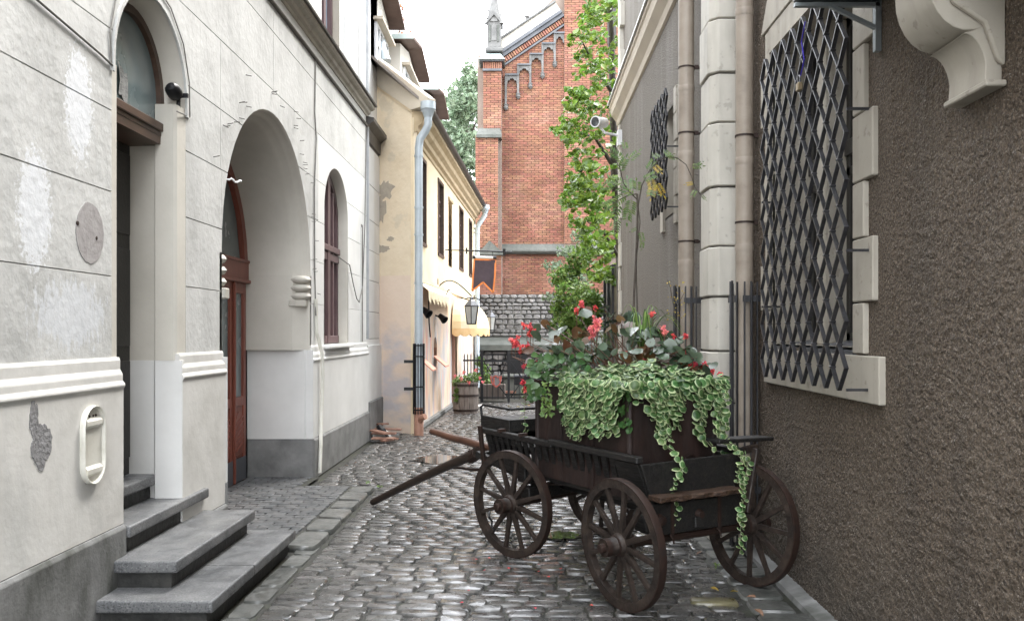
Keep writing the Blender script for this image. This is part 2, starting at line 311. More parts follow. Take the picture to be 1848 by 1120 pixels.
def leaf_mat(name, a, b, var=.25, hue=.02, rough=.4, scale=9, tr=.25):
    m = M_(name, [a, b], scale=scale, rough=rough, bump=.15, bscale=30, bdist=.002, var=var, hue=hue)
    t = m.node_tree; bs = t.nodes['Principled BSDF']; tl = t.nodes.new('ShaderNodeBsdfTranslucent'); ms = t.nodes.new('ShaderNodeMixShader')
    ms.inputs[0].default_value = tr; src = bs.inputs['Base Color'].links[0].from_socket; t.links.new(src, tl.inputs[0])
    t.links.new(bs.outputs[0], ms.inputs[1]); t.links.new(tl.outputs[0], ms.inputs[2]); t.links.new(ms.outputs[0], t.nodes['Material Output'].inputs[0])
    return m
lf_green = leaf_mat('variegated_leaf_centre', (.035,.095,.025), (.12,.21,.07), var=.45, scale=16)
lf_cream = leaf_mat('variegated_leaf_margin', (.26,.35,.15), (.46,.53,.30), var=.3)
lf_lime = leaf_mat('linden_leaf', (.085,.165,.02), (.20,.31,.045), var=.4, tr=.4)
lf_dark = leaf_mat('begonia_dark_leaf', (.028,.045,.030), (.065,.095,.05), rough=.25, tr=.1)
lf_bronze = leaf_mat('begonia_bronze_leaf', (.055,.030,.014), (.115,.060,.022), rough=.28, tr=.15)
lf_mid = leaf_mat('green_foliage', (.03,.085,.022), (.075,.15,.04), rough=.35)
lf_fresh = leaf_mat('fresh_foliage', (.09,.17,.03), (.19,.29,.07), tr=.35)
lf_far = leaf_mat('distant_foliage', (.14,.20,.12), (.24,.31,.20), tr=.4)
lf_rowan = leaf_mat('rowan_leaf', (.06,.12,.03), (.13,.19,.045), hue=.03, tr=.35)
lf_yellow = leaf_mat('yellowing_leaf', (.30,.20,.03), (.42,.33,.06), tr=.35)
petal_m = leaf_mat('begonia_petal', (.62,.045,.055), (.80,.13,.13), var=.2, hue=.012, rough=.5, tr=.3)
pinkp_m = leaf_mat('pink_petal', (.75,.14,.15), (.85,.28,.27), var=.15, rough=.5, tr=.3)
stem_m = M_('plant_stem', [(.10,.12,.05),(.18,.20,.09)], scale=20, rough=.5, bump=.1)
bark_m = M_('bark', [(.035,.026,.02),(.08,.065,.05)], scale=20, rough=.8, bump=.5, bscale=50)
barrel_m = M_('barrel_oak', [(.13,.10,.085),(.24,.20,.17)], scale=5, rough=.7, bump=.5, bscale=24, bdist=.006, var=.15, stretch=(6,6,.7))
# ================================================================== GROUND
g = G(); g.box(-60,60,-20,160,-.6,-.03); ground = structure('ground', g, dirt_m)
street = structure('street', G().add([(-3.4,-3,-.012),(3.4,-3,-.012),(3.4,24,-.012),(-3.4,24,-.012)], [(0,1,2,3)]), dirt_m)
def stone_mesh(seed, flat=.87, rnd=.24):       # unit stone, top at z=0
    rr = random.Random(seed); n = 8; g = G(); ring = []
    for x, y in ((.5,-.36),(.5,.36),(.43,.5),(-.43,.5),(-.5,.36),(-.5,-.36),(-.43,-.5),(.43,-.5)):
        ring.append((x*(1-rr.uniform(-.01,.05)), y*(1-rr.uniform(-.02,.10))))
    tx, ty = rr.uniform(-.22,.22), rr.uniform(-.22,.22)
    lv = [(1.0,-.9),(1.0,-.30),(flat,-.0)]
    for sc_, z in lv: g.v += [(x*sc_, y*sc_, z+(tx*x+ty*y if z>-.5 else 0)+(rr.uniform(-.04,.04) if z>-.2 else 0)) for x,y in ring]
    g.v.append((0,0,.03))
    for i in range(2):
        for k in range(n): g.f.append((i*n+k, i*n+(k+1)%n, (i+1)*n+(k+1)%n, (i+1)*n+k))
    for k in range(n): g.f.append((2*n+k, 2*n+(k+1)%n, 3*n))
    g.m = [0]*len(g.f)
    return g
SM = [stone_mesh(i) for i in range(14)]
SMf = [stone_mesh(50+i, flat=.93) for i in range(8)]
def lay(stones, name, m, parent, limit=300, protos=SM, th=.03):
    # stones: (x,y,z,lx,ly,rot); nearest as parts, rest joined
    stones.sort(key=lambda s: s[1])
    mes = {}
    big = stones[:limit]; rest = stones[limit:]
    if len(stones) <= limit: big, rest = stones, []
    for s in big:
        k = random.randrange(len(protos))
        if k not in mes: mes[k] = mesh_of(name, protos[k], m, smooth=1.2)
        inst(name, mes[k], parent, (s[0],s[1],s[2]), (0,0,s[5]), (s[3],s[4],th))
    if rest:
        g = G()
        for s in rest:
            p = protos[random.randrange(len(protos))]; c, q = math.cos(s[5]), math.sin(s[5])
            g.add([(s[0]+(v[0]*s[3]*c-v[1]*s[4]*q), s[1]+(v[0]*s[3]*q+v[1]*s[4]*c), s[2]+v[2]*th) for v in p.v], p.f)
        obj(name+'_field', g, m, parent, smooth=1.2, kind='stuff')
st = []; y = 4.35; row = 0
def warp(x, y): return y + .045*math.sin(x*1.5+y*.7) + .03*math.sin(x*3.1-y*1.3)
while y < 20.6:
    pitch = R(.098,.13) if y < 12 else R(.11,.14)
    x0 = -1.61 if y < 9.35 else (-2.36 if y < 14.1 else -1.86+.034*(y-14.3)+.03)
    if 13.4 < y < 14.9: x0 = -2.5
    x1 = 1.36 if y < 14.5 else 2.3
    x = x0 + R(0,.02)
    while x < x1:
        w = R(.15,.27) if y < 12 else R(.16,.26)
        if x+w > x1+.06: w = x1-x+.02
        if w > .07:
            cx = x+w/2
            st.append((cx, warp(cx,y+pitch/2), .004*math.sin(cx*5+y*3)+R(-.004,.006), w-.009, pitch-.008, R(-.03,.03)))
        x += w
    y += pitch; row += 1
lay(st, 'cobblestone', cobble_m, street)
# kerb slabs beside the steps and paved forecourt
st = []; y = 4.3
while y < 6.66:
    L_ = R(.28,.5); st.append((-1.71, y+L_/2, .002+R(-.003,.003), .17, L_-.012, R(-.01,.01))); y += L_
y = 6.66
while y < 9.25:
    L_ = R(.32,.75); L_ = min(L_, 9.3-y); st.append((-1.755, y+L_/2, .035+R(-.004,.004), .245, L_-.014, R(-.012,.012))); y += L_
lay(st, 'kerb_slab', kerb_m, street, protos=SMf, th=.06)
st = []; y = 4.3
while y < 14.4:
    L_ = R(.17,.34); w = R(.28,.36)
    st.append((1.38+w/2, y+L_/2, .006+R(-.004,.004), w-.014, L_-.016, R(-.03,.03))); y += L_
lay(st, 'gutter_slab', kerb_m, street, protos=SMf, th=.05)
obj('yellow_slab', G().add([(1.19+v[0]*.3, 5.38+v[1]*.13, .016+v[2]*.03) for v in SMf[0].v], SMf[0].f), yellow_stone, street, smooth=1.2, label='yellow stained paving stone')
g = G(); g.sweep([(1.70,-.01),(1.71,.02),(1.83,.05),(1.83,-.01)], lambda a,b,t:(a+(.006*math.sin(t*3)),t,b), 4.0, 14.4); obj('wall_foot_mortar', g, plinth_m, street)
# forecourt pavers
fc = structure('forecourt', G().add([(-3.25,6.0,.022),(-1.86,6.0,.022),(-1.86,9.35,.022),(-3.25,9.35,.022),(-3.25,9.35,.022),(-2.4,9.35,.022),(-2.4,9.95,.022),(-3.25,9.95,.022)], [(0,1,2,3),(4,5,6,7)]), dirt_m)
st = []; y = 6.2; k = 0
while y < 9.92:
    x = -3.2 - (.1 if k%2 else 0)
    xe = -1.9 if y < 9.28 else -2.46
    while x < xe-.03:
        xa = max(x,-3.2); xb = min(x+.2, xe)
        if xb-xa > .04 and not (y < 7.05 and xa < -2.45): st.append(((xa+xb)/2, y+.05, .034+R(-.0015,.0015), xb-xa-.004, .0965, 0))
        x += .2
    y += .1; k += 1
lay(st, 'paver', paver_m, fc, limit=400, protos=SMf[:4], th=.02)
# puddles: thin water films
def puddle(px, py, rx, ry, lab):
    d = 1.7*F/(py-600); x = (px-948)/F*d; g = G(); n = 26
    pts = [(x+rx*math.cos(2*PI*k/n)*(1+.25*math.sin(k*2.3)), d+ry*math.sin(2*PI*k/n)*(1+.2*math.cos(k*1.7)), .016) for k in range(n)]
    g.add(pts, [tuple(range(n))]); structure('puddle', g, water_m, label=lab)
puddle(800, 830, .35, .38, 'shallow puddle between the fallen shaft tip and the cream house')
puddle(1012, 968, .16, .13, 'small puddle beside the front wheels')

# ================================================================== LEFT TOWNHOUSE
XW = -2.5
house = thing('townhouse', (XW, 8, 0), 'old off white plastered townhouse with arched doorways on the left side', 'building')
# openings on upper wall plane: (ya, yb, spring, crown)
OPS = [(5.16,6.28,3.36,3.95,1.0), (7.03,9.92,2.42,3.87,0), (10.62,12.02,3.25,3.86,0)]
def halfopen(o, h):
    ya, yb, sp, cr, _ = o; c = (ya+yb)/2; r = (yb-ya)/2
    if h >= cr: return (c, c)
    if h <= sp: return (ya, yb)
    t = (h-sp)/(cr-sp); w = r*math.sqrt(max(0,1-t*t)); return (c-w, c+w)
def course(y0, y1, h0, h1, xf, name, m, lip=.009, parent=house):
    """front face strip with joint returns, following arch outlines"""
    hs = set([h0+lip/2, h1-lip/2])
    for o in OPS:
        if o[1] < y0 or o[0] > y1: continue
        n = 14
        for k in range(n+1):
            h = o[2]+(o[3]-o[2])*math.sin(PI/2*k/n)
            if h0+lip/2 < h < h1-lip/2: hs.add(h)
    hs = sorted(hs); g = G()
    ops = [o for o in OPS if o[0] > y0-.01 and o[1] < y1+.01]
    for a, b in zip(hs, hs[1:]):
        if b-a < 1e-5: continue
        ra = [y0]; rb = [y0]
        for o in ops:
            if a >= o[3]-1e-6: continue
            pa, pb = halfopen(o,a), halfopen(o,b); ra += [pa[0],pa[1]]; rb += [pb[0],pb[1]]
        ra.append(y1); rb.append(y1)
        for i in range(0, len(ra), 2):
            L0, R0, L1, R1 = ra[i], ra[i+1], rb[i], rb[i+1]
            if R0-L0 < 1e-4 and R1-L1 < 1e-4: continue
            g.add([(xf,L0,a),(xf,R0,a),(xf,R1,b),(xf,L1,b)], [(0,1,2,3)])
    # joint returns
    for h, s in ((hs[0],1),(hs[-1],-1)):
        seg = [y0]
        for o in ops:
            if h < o[3]: seg += list(halfopen(o,h))
        seg.append(y1)
        for i in range(0,len(seg),2):
            g.add([(xf,seg[i],h),(xf,seg[i+1],h),(xf-.02,seg[i+1],h-s*.008),(xf-.02,seg[i],h-s*.008)], [(0,1,2,3)])
    # end returns
    for yy in (y0,y1): g.add([(xf,yy,hs[0]),(xf,yy,hs[-1]),(xf-.02,yy,hs[-1]),(xf-.02,yy,hs[0])], [(0,1,2,3)])
    bmv = obj(name, g, m, parent)
    bm = bmesh.new(); bm.from_mesh(bmv.data); bmesh.ops.remove_doubles(bm, verts=bm.verts[:], dist=1e-5)
    seen = set(); isl = []
    for f in bm.faces:
        if f.index in seen: continue
        st_, grp = [f], []
        seen.add(f.index)
        while st_:
            q = st_.pop(); grp.append(q)
            for e in q.edges:
                for o_f in e.link_faces:
                    if o_f.index not in seen: seen.add(o_f.index); st_.append(o_f)
        isl.append(grp)
    isl.sort(key=len, reverse=True)
    for k, grp in enumerate(isl):
        idx = {}; vs_ = []; fs_ = []
        for f in grp:
            fs_.append([idx.setdefault(v.index, len(idx)) for v in f.verts])
            for v in f.verts:
                if len(vs_) < len(idx) and idx[v.index] == len(vs_): vs_.append(tuple(v.co))
        me = bpy.data.meshes.new(name); me.from_pydata(vs_, [], fs_); me.materials.append(m)
        if k == 0: bmv.data = me
        else:
            o2_ = bpy.data.objects.new(name, me); COL.objects.link(o2_); o2_.parent = parent
    bm.free()
    return bmv
HS = [1.54, 2.04, 2.55, 3.04, 3.53, 4.10, 4.68, 4.94]
# course boundaries in y per storey level (vertical joints where the photo has them)
for i, (a, b) in enumerate(zip(HS, HS[1:])):
    cuts = [-3.0, 5.16, 6.28, 7.03, 9.92, 10.62, 12.02, 13.42] if b <= 3.1 else ([-3.0, 7.0, 10.3, 13.42] if b < 4.2 else [-3.0, 8.47, 13.42])
    for ya, yb in zip(cuts, cuts[1:]):
        if b <= 3.1:
            if (ya, yb) in ((5.16,6.28),(10.62,12.02)): continue
            if (ya, yb) == (7.03,9.92) and b <= 2.42: continue
            if (ya, yb) == (7.03,9.92):
                # spandrel pieces left and right of the arch
                course(7.03, 9.92, max(a,2.42), b, XW, 'plaster_block', plaster); continue
        course(ya+.002, yb-.002, a, b, XW, 'plaster_block', plaster if ya < 9 else plaster_paint)
# backing core behind joints (slightly deeper), with the same holes
def core(xf, m):
    g = G(); hs = sorted(set([0,1.54,4.94,1.5]+[o[2]+(o[3]-o[2])*math.sin(PI/2*k/14) for o in OPS for k in range(15)]))
    for a, b in zip(hs, hs[1:]):
        if b-a < 1e-5: continue
        ra = [-3.0]; rb = [-3.0]
        for o in OPS:
            if a >= o[3]-1e-6: continue
            if o is OPS[2] and b <= 1.5001: continue
            pa, pb = halfopen(o,a), halfopen(o,b); ra += list(pa); rb += list(pb)
        ra.append(13.42); rb.append(13.42)
        for i in range(0,len(ra),2): g.add([(xf,ra[i],a),(xf,ra[i+1],a),(xf,rb[i+1],b),(xf,rb[i],b)], [(0,1,2,3)])
    return g
obj('wall_core', core(XW-.012, groove_m), groove_m, house)
# lower wall with moulding steps (profile out from wall), segments between openings
def lower(y0, y1, pl=True, pm=plaster_low, plh=.52, x_shift=0):
    X = XW+x_shift
    prof = [(X-.05,1.55),(X+.008,1.55),(X+.014,1.53),(X+.014,1.475),(X+.028,1.45),(X+.030,1.44),(X+.030,1.405),(X+.044,1.39),(X+.046,1.375),(X+.034,1.355),(X+.034,plh),(X-.05,plh)]
    g = G(); g.sweep(prof, lambda a,b,t:(a,t,b), y0, y1); obj('base_moulding', g, pm, house, bev=.003)
    if pl:
        g = G(); g.sweep([(X-.05,plh-.002),(X+.038,plh-.002),(X+.052,plh-.025),(X+.052,0.0),(X-.05,0.0)], lambda a,b,t:(a,t,b), y0, y1)
        obj('plinth', g, plinth_m, house, bev=.004)
lower(-3.0, 5.24, plh=.53); lower(6.14, 7.03, plh=.30); lower(9.92, 13.42, pm=plaster_paint, plh=.47)
# reveals: loops swept inward with rounded arris
def reveal(o, xs, hbot, m, name='reveal', n=20, splay=None):
    """xs: list of (x, inset) rings"""
    ya, yb, sp, cr = o[:4]; c = (ya+yb)/2; r = (yb-ya)/2; g = G(); rings = []
    for x, ins in xs:
        pts = [(x, ya+ins, hbot)]
        for k in range(n+1):
            a = PI - PI*k/n; pts.append((x, c+(r-ins)*math.cos(a), sp+(cr-sp-ins)*math.sin(a)))
        pts.append((x, yb-ins, hbot)); rings.append(pts)
    q = len(rings[0])
    for ring in rings: g.v += ring
    for i in range(len(rings)-1):
        for k in range(q-1): g.f.append((i*q+k, i*q+k+1, (i+1)*q+k+1, (i+1)*q+k))
    g.m = [0]*len(g.f)
    return obj(name, g, m, house, smooth=.9)
def archband(o, x, ins0, ins1, thick, m, hbot, name, parent, n=20):   # flat ring frame in plane x
    ya, yb, sp, cr = o[:4]; c = (ya+yb)/2; r = (yb-ya)/2; g = G()
    def ring(ins, xx):
        return [(xx, ya+ins, hbot)]+[(xx, c+(r-ins)*math.cos(PI-PI*k/n), sp+(cr-sp-ins)*math.sin(PI-PI*k/n)) for k in range(n+1)]+[(xx, yb-ins, hbot)]
    rs = [ring(ins0,x), ring(ins0,x+thick), ring(ins1,x+thick), ring(ins1,x)]; q = len(rs[0])
    for rr in rs: g.v += rr
    for i in range(3):
        for k in range(q-1): g.f.append((i*q+k, i*q+k+1, (i+1)*q+k+1, (i+1)*q+k))
    g.m = [0]*len(g.f)
    return obj(name, g, m, parent, smooth=.9)
def archfill(o, x, ins, m, h0, h1, name, parent, n=20, y0=None, y1=None):
    ya, yb, sp, cr = o[:4]; c = (ya+yb)/2; r = (yb-ya)/2; g = G(); y0 = y0 or ya+ins; y1 = y1 or yb-ins; n = 16
    pts = []
    for k in range(n+1):
        y = y0+(y1-y0)*k/n; t = min(1, abs(y-c)/(r-ins)); h = sp+(cr-sp-ins)*math.sqrt(max(0,1-t*t)); pts.append((y, max(h0, min(h,h1))))
    for (a,ha),(b,hb) in zip(pts, pts[1:]): g.add([(x,a,h0),(x,b,h0),(x,b,hb),(x,a,ha)], [(0,1,2,3)])
    return obj(name, g, m, parent)
# door 1 (entrance with steps)
o1 = OPS[0]
reveal(o1, [(XW+.0,0),(XW-.015,.012),(XW-.04,.035),(XW-.08,.055),(XW-.15,.065)], 3.30, reveal_m)
archband(o1, XW, -.015, .01, .018, plaster, 3.28, 'hood_roll', house)
o1b = (5.225, 6.215, 3.36, 3.89)
ent = obj('entrance_door', G().box(-2.93,-2.87,5.2,6.24,.68,3.06), frame_dk, house, label='dark brown entrance door standing in deep shade')  # near-black material carries the shade of the door recess
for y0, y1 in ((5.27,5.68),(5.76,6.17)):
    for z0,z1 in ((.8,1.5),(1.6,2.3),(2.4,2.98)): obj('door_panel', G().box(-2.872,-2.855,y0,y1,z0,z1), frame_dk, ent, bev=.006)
# jambs of door 1
g = G(); g.add([(XW-.02,6.14,1.36),(XW-.02,6.14,3.31),(XW-.10,6.235,3.31),(XW-.10,6.235,1.36)], [(0,1,2,3)])
jf = G()
jf.sweep([(XW+.0,6.28),(XW-.01,6.15),(XW-.03,6.13),(XW-.16,6.13),(XW-.18,6.17),(XW-.45,6.2),(XW-.45,6.3)], lambda a,b,t:(a,b,t), 1.5, 3.34)
obj('door_jamb', jf, reveal_m, house, smooth=.5)
jf = G(); jf.sweep([(XW+.0,6.28),(XW+.031,6.14),(XW-.16,6.13),(XW-.18,6.16),(XW-.45,6.19),(XW-.45,6.3)], lambda a,b,t:(a,b,t), .3, 1.5)
obj('door_jamb', jf, plaster_paint, house, smooth=.5)
jf = G(); jf.sweep([(XW-.01,5.16),(XW-.01,5.24),(XW-.45,5.24),(XW-.45,5.16)], lambda a,b,t:(a,b,t), .3, 3.34)
obj('door_jamb', jf, reveal_m, house)
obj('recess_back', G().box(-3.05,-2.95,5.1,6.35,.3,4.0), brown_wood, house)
# transom window of door 1
tw = archfill(o1b, -2.665, .04, glass_teal, 3.2, 9, 'arched_window', house); tag(tw, 'dusty arched fanlight over the near door')
archband(o1b, -2.67, 0, .055, .04, brown_wood, 3.15, 'window_frame', tw)
obj('window_sill', G().box(-2.72,-2.60,5.21,6.23,3.14,3.2).box(-2.70,-2.615,5.21,6.23,3.105,3.14), brown_wood, tw, bev=.006)
obj('lintel_board', G().box(-2.95,-2.62,5.21,6.23,3.05,3.105), brown_wood, tw)
g = G()
cp = [P(220+i*2.2, 158+3*math.sin(i), 5.85) for i in range(9)]
gg = []
for j, (dy, dz) in enumerate([(0,0),(.02,-.06),(.03,-.13),(.02,-.2)]):
    for i in range(8): gg.append((-2.655+.006*math.sin(i*2+j), 5.55+i*.018+dy, 3.47+dz-.008*i+.012*math.sin(i*3+j)))
g.add(gg, [(j*8+i, j*8+i+1, (j+1)*8+i+1, (j+1)*8+i) for j in range(3) for i in range(7)])
obj('crumpled_film', g, M_('grey_film', [(.14,.145,.145),(.42,.42,.41)], scale=22, rough=.35, bump=.5, stretch=(1,1,4)), tw, smooth=True)
# lantern-like black junction box near the fanlight
al = thing('alarm_lamp', (-2.55,6.2,3.40), 'small black round alarm lamp on the arch reveal above the near door', 'wall lamp')
Mx = Matrix.Translation((-2.52,6.14,3.42)) @ Matrix.Rotation(math.radians(70),4,'X')
obj('lamp_body', G().lathe([(0,.09),(.03,.085),(.05,.06),(.055,.02),(.05,-.02),(0,-.03)], Mx, 14), iron_m, al, smooth=True)
obj('lamp_bracket', G().bar((-2.59,6.2,3.42),(-2.45,6.2,3.42),.02,.03).tube([(-2.52,6.2,3.4),(-2.52,6.2,3.33)],.015), iron_m, al)
# arched doorway 2
o2 = OPS[1]
reveal(o2, [(XW+.0,-.002),(XW-.012,.014),(XW-.03,.022),(XW-.06,.024),(XW-.075,.045),(XW-.10,.060),(XW-.14,.064),(XW-.16,.085),(XW-.20,.10),(XW-.72,.105)], 2.35, reveal_m, n=36)
for ya, yb, s in ((6.98,7.135,1),(9.815,9.97,-1)):
    e = ya if s > 0 else yb
    jy = 7.03 if s > 0 else 9.92
    jf = G(); jf.sweep([(XW+.0,jy-.05*s),(XW,jy),(XW-.015,jy+.015*s),(XW-.06,jy+.03*s),(XW-.18,jy+.105*s),(XW-.72,jy+.105*s),(XW-.72,jy-.05*s)], lambda a,b,t:(a,b,t), 1.5, 2.36)
    obj('door_jamb', jf, reveal_m, house, smooth=.5)
    jf = G(); jf.sweep([(XW+.0,jy-.05*s),(XW+.032,jy-.002*s),(XW+.04,jy+.02*s),(XW-.04,jy+.02*s),(XW-.06,jy+.04*s),(XW-.72,jy+.04*s),(XW-.72,jy-.05*s)], lambda a,b,t:(a,b,t), .47, 1.5)
    obj('door_jamb', jf, plaster_paint, house, smooth=.5)
    jf = G(); jf.sweep([(XW+.0,jy-.05*s),(XW+.05,jy-.003*s),(XW+.03,jy+.03*s),(XW-.72,jy+.035*s),(XW-.72,jy-.05*s)], lambda a,b,t:(a,b,t), 0, .468)
    obj('plinth_return', jf, plinth_m, house, bev=.004)
    # three stone rolls of the impost
    for k in range(3):
        zc = 2.12+k*.095; g = G(); yc = jy+.06*s
        prof = [(0,-.045),(.05,-.045),(.085,-.03),(.1,0),(.085,.03),(.05,.045),(0,.045)]
        Mx = Matrix.Translation((XW-.11,jy+.045*s,zc)) @ Matrix.Diagonal((1.35,.85,1,1))
        g.lathe(prof, Mx, 18); obj('impost_roll', g, quoin_m, house, smooth=.9)
    obj('impost_block', G().box(XW-.2,XW+.03,min(jy,jy+.1*s),max(jy,jy+.1*s),1.98,2.07) if s>0 else G().box(XW-.22,XW-.02,9.80,9.915,2.0,2.075), quoin_m, house, bev=.008)
XD = -3.2
door = obj('arched_door', G().box(XD-.12,XD-.05,7.03,9.92,0,3.9), glass_dk, house, label='red brown arched double door with tall glass panes')
o2b = (7.13,9.82,2.42,3.77)
archband(o2b, XD-.05, 0, .11, .06, red_wood, 2.42, 'arch_frame', door, n=36)
archfill(o2b, XD-.045, .1, glass_teal, 2.5, 9, 'fanlight', door)
obj('door_transom', G().box(XD-.05,XD+.02,7.13,9.82,2.30,2.52).box(XD-.05,XD+.045,7.13,9.82,2.26,2.30).box(XD-.05,XD+.035,7.13,9.82,2.49,2.525), red_wood, door, bev=.006)
nl = 6; lw = (9.82-7.13-.06)/nl
lf = G()
def leafdoor(y0):
    w = lw-.012; g = G()
    xf = XD-.0
    g.box(xf-.05,xf,y0,y0+.085,.03,2.26).box(xf-.05,xf,y0+w-.085,y0+w,.03,2.26)
    g.box(xf-.05,xf,y0+.085,y0+w-.085,2.14,2.26).box(xf-.05,xf,y0+.085,y0+w-.085,.88,.98).box(xf-.05,xf-.015,y0+.085,y0+w-.085,.3,.88)
    a = obj('door_leaf', g, red_wood, door, bev=.004)
    return a, y0, w
for k in range(nl):
    y0 = 7.16+k*lw; a, _, w = leafdoor(y0)
    obj('door_glass', G().box(XD-.035,XD-.028,y0+.08,y0+w-.08,.97,2.15), glass_teal, door)
    g = G(); c = y0+w/2; hw = w/2-.1
    g.prism([(c-hw,.34),(c+hw,.34),(c+hw,.66)]+[(c+hw*math.cos(t*PI/8), .66+.16*math.sin(t*PI/8)) for t in range(1,8)]+[(c-hw,.66)], lambda a,b,d:(d,a,b), XD-.016, XD-.004)
    obj('carved_panel', g, red_wood, door, bev=.005)
    g = G()
    for j in range(6): g.bar((XD-.001,c-hw+.01,.38+j*.06),(XD-.001,c+hw-.01,.46+j*.06),.012,.012,up=(1,0,0))
    obj('panel_carving', g, red_wood, door)
    obj('kick_plate', G().box(XD-.002,XD+.006,y0+.01,y0+w-.01,.04,.3), kick_m, door, bev=.002)
    if k in (1,3,5): obj('cover_strip', G().box(XD,XD+.03,y0-.02,y0+.012,.04,2.26), red_wood, door, bev=.006)
# white hook bracket inside the arch
obj('wire_stub', G().tube([(-2.6,7.2,3.0)]+[(-2.48+.01*i,7.15+.02*i,2.98+.012*math.sin(i*1.4)) for i in range(7)], .008, 6), white_m, house)
# narrow arched window
o3 = OPS[2]
reveal(o3, [(XW+.0,0),(XW-.012,.006),(XW-.03,.015),(XW-.06,.02),(XW-.2,.022)], 2.6, reveal_m, n=20)
for jy, s in ((10.62,1),(12.02,-1)):
    jf = G(); jf.sweep([(XW-.0,jy-.03*s),(XW,jy),(XW-.012,jy+.02*s),(XW-.2,jy+.025*s),(XW-.2,jy-.03*s)], lambda a,b,t:(a,b,t), 1.5, 2.61)
    obj('window_jamb', jf, reveal_m, house, smooth=.5)
o3b = (10.64,12.0,3.25,3.83)
w3 = archfill(o3b, XW-.17, .05, glass_blue, 1.56, 9, 'arched_window', house); tag(w3, 'tall arched window with purple brown casements')
archband(o3b, XW-.18, 0, .09, .05, win_wood, 1.56, 'window_frame', w3)
obj('window_mullion', G().box(XW-.17,XW-.10,11.25,11.39,1.56,3.8).box(XW-.17,XW-.12,10.95,11.02,1.56,3.6).box(XW-.17,XW-.12,11.62,11.69,1.56,3.6), win_wood, w3, bev=.006)
obj('window_transom', G().box(XW-.17,XW-.09,10.7,11.95,2.78,2.86).box(XW-.17,XW-.11,10.7,11.95,2.66,2.76).box(XW-.17,XW-.11,10.7,11.95,1.56,1.66), win_wood, w3, bev=.006)
obj('window_sill', G().box(XW-.2,XW+.085,10.56,12.06,1.50,1.545), plaster_paint, w3, bev=.01)
# slot window near the far corner
obj('slot_niche', G().box(XW-.01,XW+.004,12.98,13.12,1.56,3.35), groove_m, house)
obj('slot_niche_trim', G().box(XW-.01,XW+.012,12.95,12.975,1.56,3.3), plaster_paint, house)
# backing rooms behind openings
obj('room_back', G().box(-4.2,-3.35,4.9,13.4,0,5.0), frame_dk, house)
# string line + frieze + cornice
g = G(); g.sweep([(XW-.05,4.93),(XW+.02,4.93),(XW+.03,4.945),(XW+.03,4.96),(XW,4.975),(XW-.05,4.975)], lambda a,b,t:(a,t,b), -3, 13.42); obj('string_course', g, tin_m, house)
g = G(); g.box(XW-.1,XW-.005,-3,13.42,4.97,5.16); obj('frieze', g, plaster_paint, house)
g = G(); g.sweep([(XW-.05,5.1),(XW+.01,5.1),(XW+.02,5.13),(XW+.05,5.15),(XW+.06,5.19),(XW+.10,5.205),(XW+.12,5.22),(XW+.12,5.26),(XW-.05,5.26)], lambda a,b,t:(a,t,b), -3, 13.5); obj('cornice', g, surr_m, house)
g = G(); g.sweep([(XW-.15,5.262),(XW+.15,5.262),(XW+.155,5.285),(XW-.15,5.34)], lambda a,b,t:(a,t,b), -3, 13.53); obj('cornice_flashing', g, tin_m, house)
# upper storey, X slightly back, with pilasters and windows
XU = XW-.12
def plate(h0,h1,y0,y1,x,m,name,holes=[]):
    g = G(); ys = sorted(set([y0,y1]+[v for h in holes for v in h[:2]]))
    for a,b in zip(ys,ys[1:]):
        hh = [h for h in holes if h[0]<=a+1e-6 and h[1]>=b-1e-6]
        if hh:
            if hh[0][2]>h0: g.add([(x,a,h0),(x,b,h0),(x,b,hh[0][2]),(x,a,hh[0][2])],[(0,1,2,3)])
            if hh[0][3]<h1: g.add([(x,a,hh[0][3]),(x,b,hh[0][3]),(x,b,h1),(x,a,h1)],[(0,1,2,3)])
        else: g.add([(x,a,h0),(x,b,h0),(x,b,h1),(x,a,h1)],[(0,1,2,3)])
    return obj(name, g, m, house)
UW = [(1.4,2.5),(3.9,5.0),(6.4,7.5),(8.3,9.3),(11.0,12.0)]
plate(5.3,9.6,-3,13.42,XU,plaster_paint,'upper_wall',[(a,b,5.6,8.2) for a,b in UW])
for a, b in UW:
    w = obj('upper_window', G().box(XU-.16,XU-.15,a,b,5.6,8.2), glass_blue, house)
    obj('window_frame', G().box(XU-.15,XU-.09,a,a+.07,5.6,8.2).box(XU-.15,XU-.09,b-.07,b,5.6,8.2).box(XU-.15,XU-.08,(a+b)/2-.05,(a+b)/2+.05,5.6,8.2).box(XU-.15,XU-.1,a,b,7.2,7.3).box(XU-.15,XU-.1,a,b,5.6,5.68), win_wood, w)
    obj('window_reveal', G().box(XU-.2,XU+.0,a-.03,a,5.6,8.2).box(XU-.2,XU+.0,b,b+.03,5.6,8.2).box(XU-.2,XU,a-.03,b+.03,8.2,8.25).box(XU-.2,XU+.03,a-.03,b+.03,5.56,5.6), surr_m, w)
for y0 in (0.2,2.9,5.4,7.7,9.75,12.35): obj('pilaster', G().box(XU-.02,XU+.10,y0,y0+.45,5.3,9.6), plaster_paint, house, bev=.01)
obj('upper_wall_mass', G().box(-9,XU-.3,-3,13.42,5.3,9.6).box(-9,-4.3,-3,13.42,0,5.3), plaster_paint, house)
obj('end_wall', G().box(-9,XW-.02,13.42,13.5,0,9.6), plaster_paint, house)
g = G(); g.sweep([(XU-.05,9.4),(XU+.15,9.5),(XU+.4,9.7),(XU+.4,9.85),(-6,11.8),(-9,11.8),(-9,9.4)], lambda a,b,t:(a,t,b), -3, 13.6); obj('roof', g, roof_m, house)
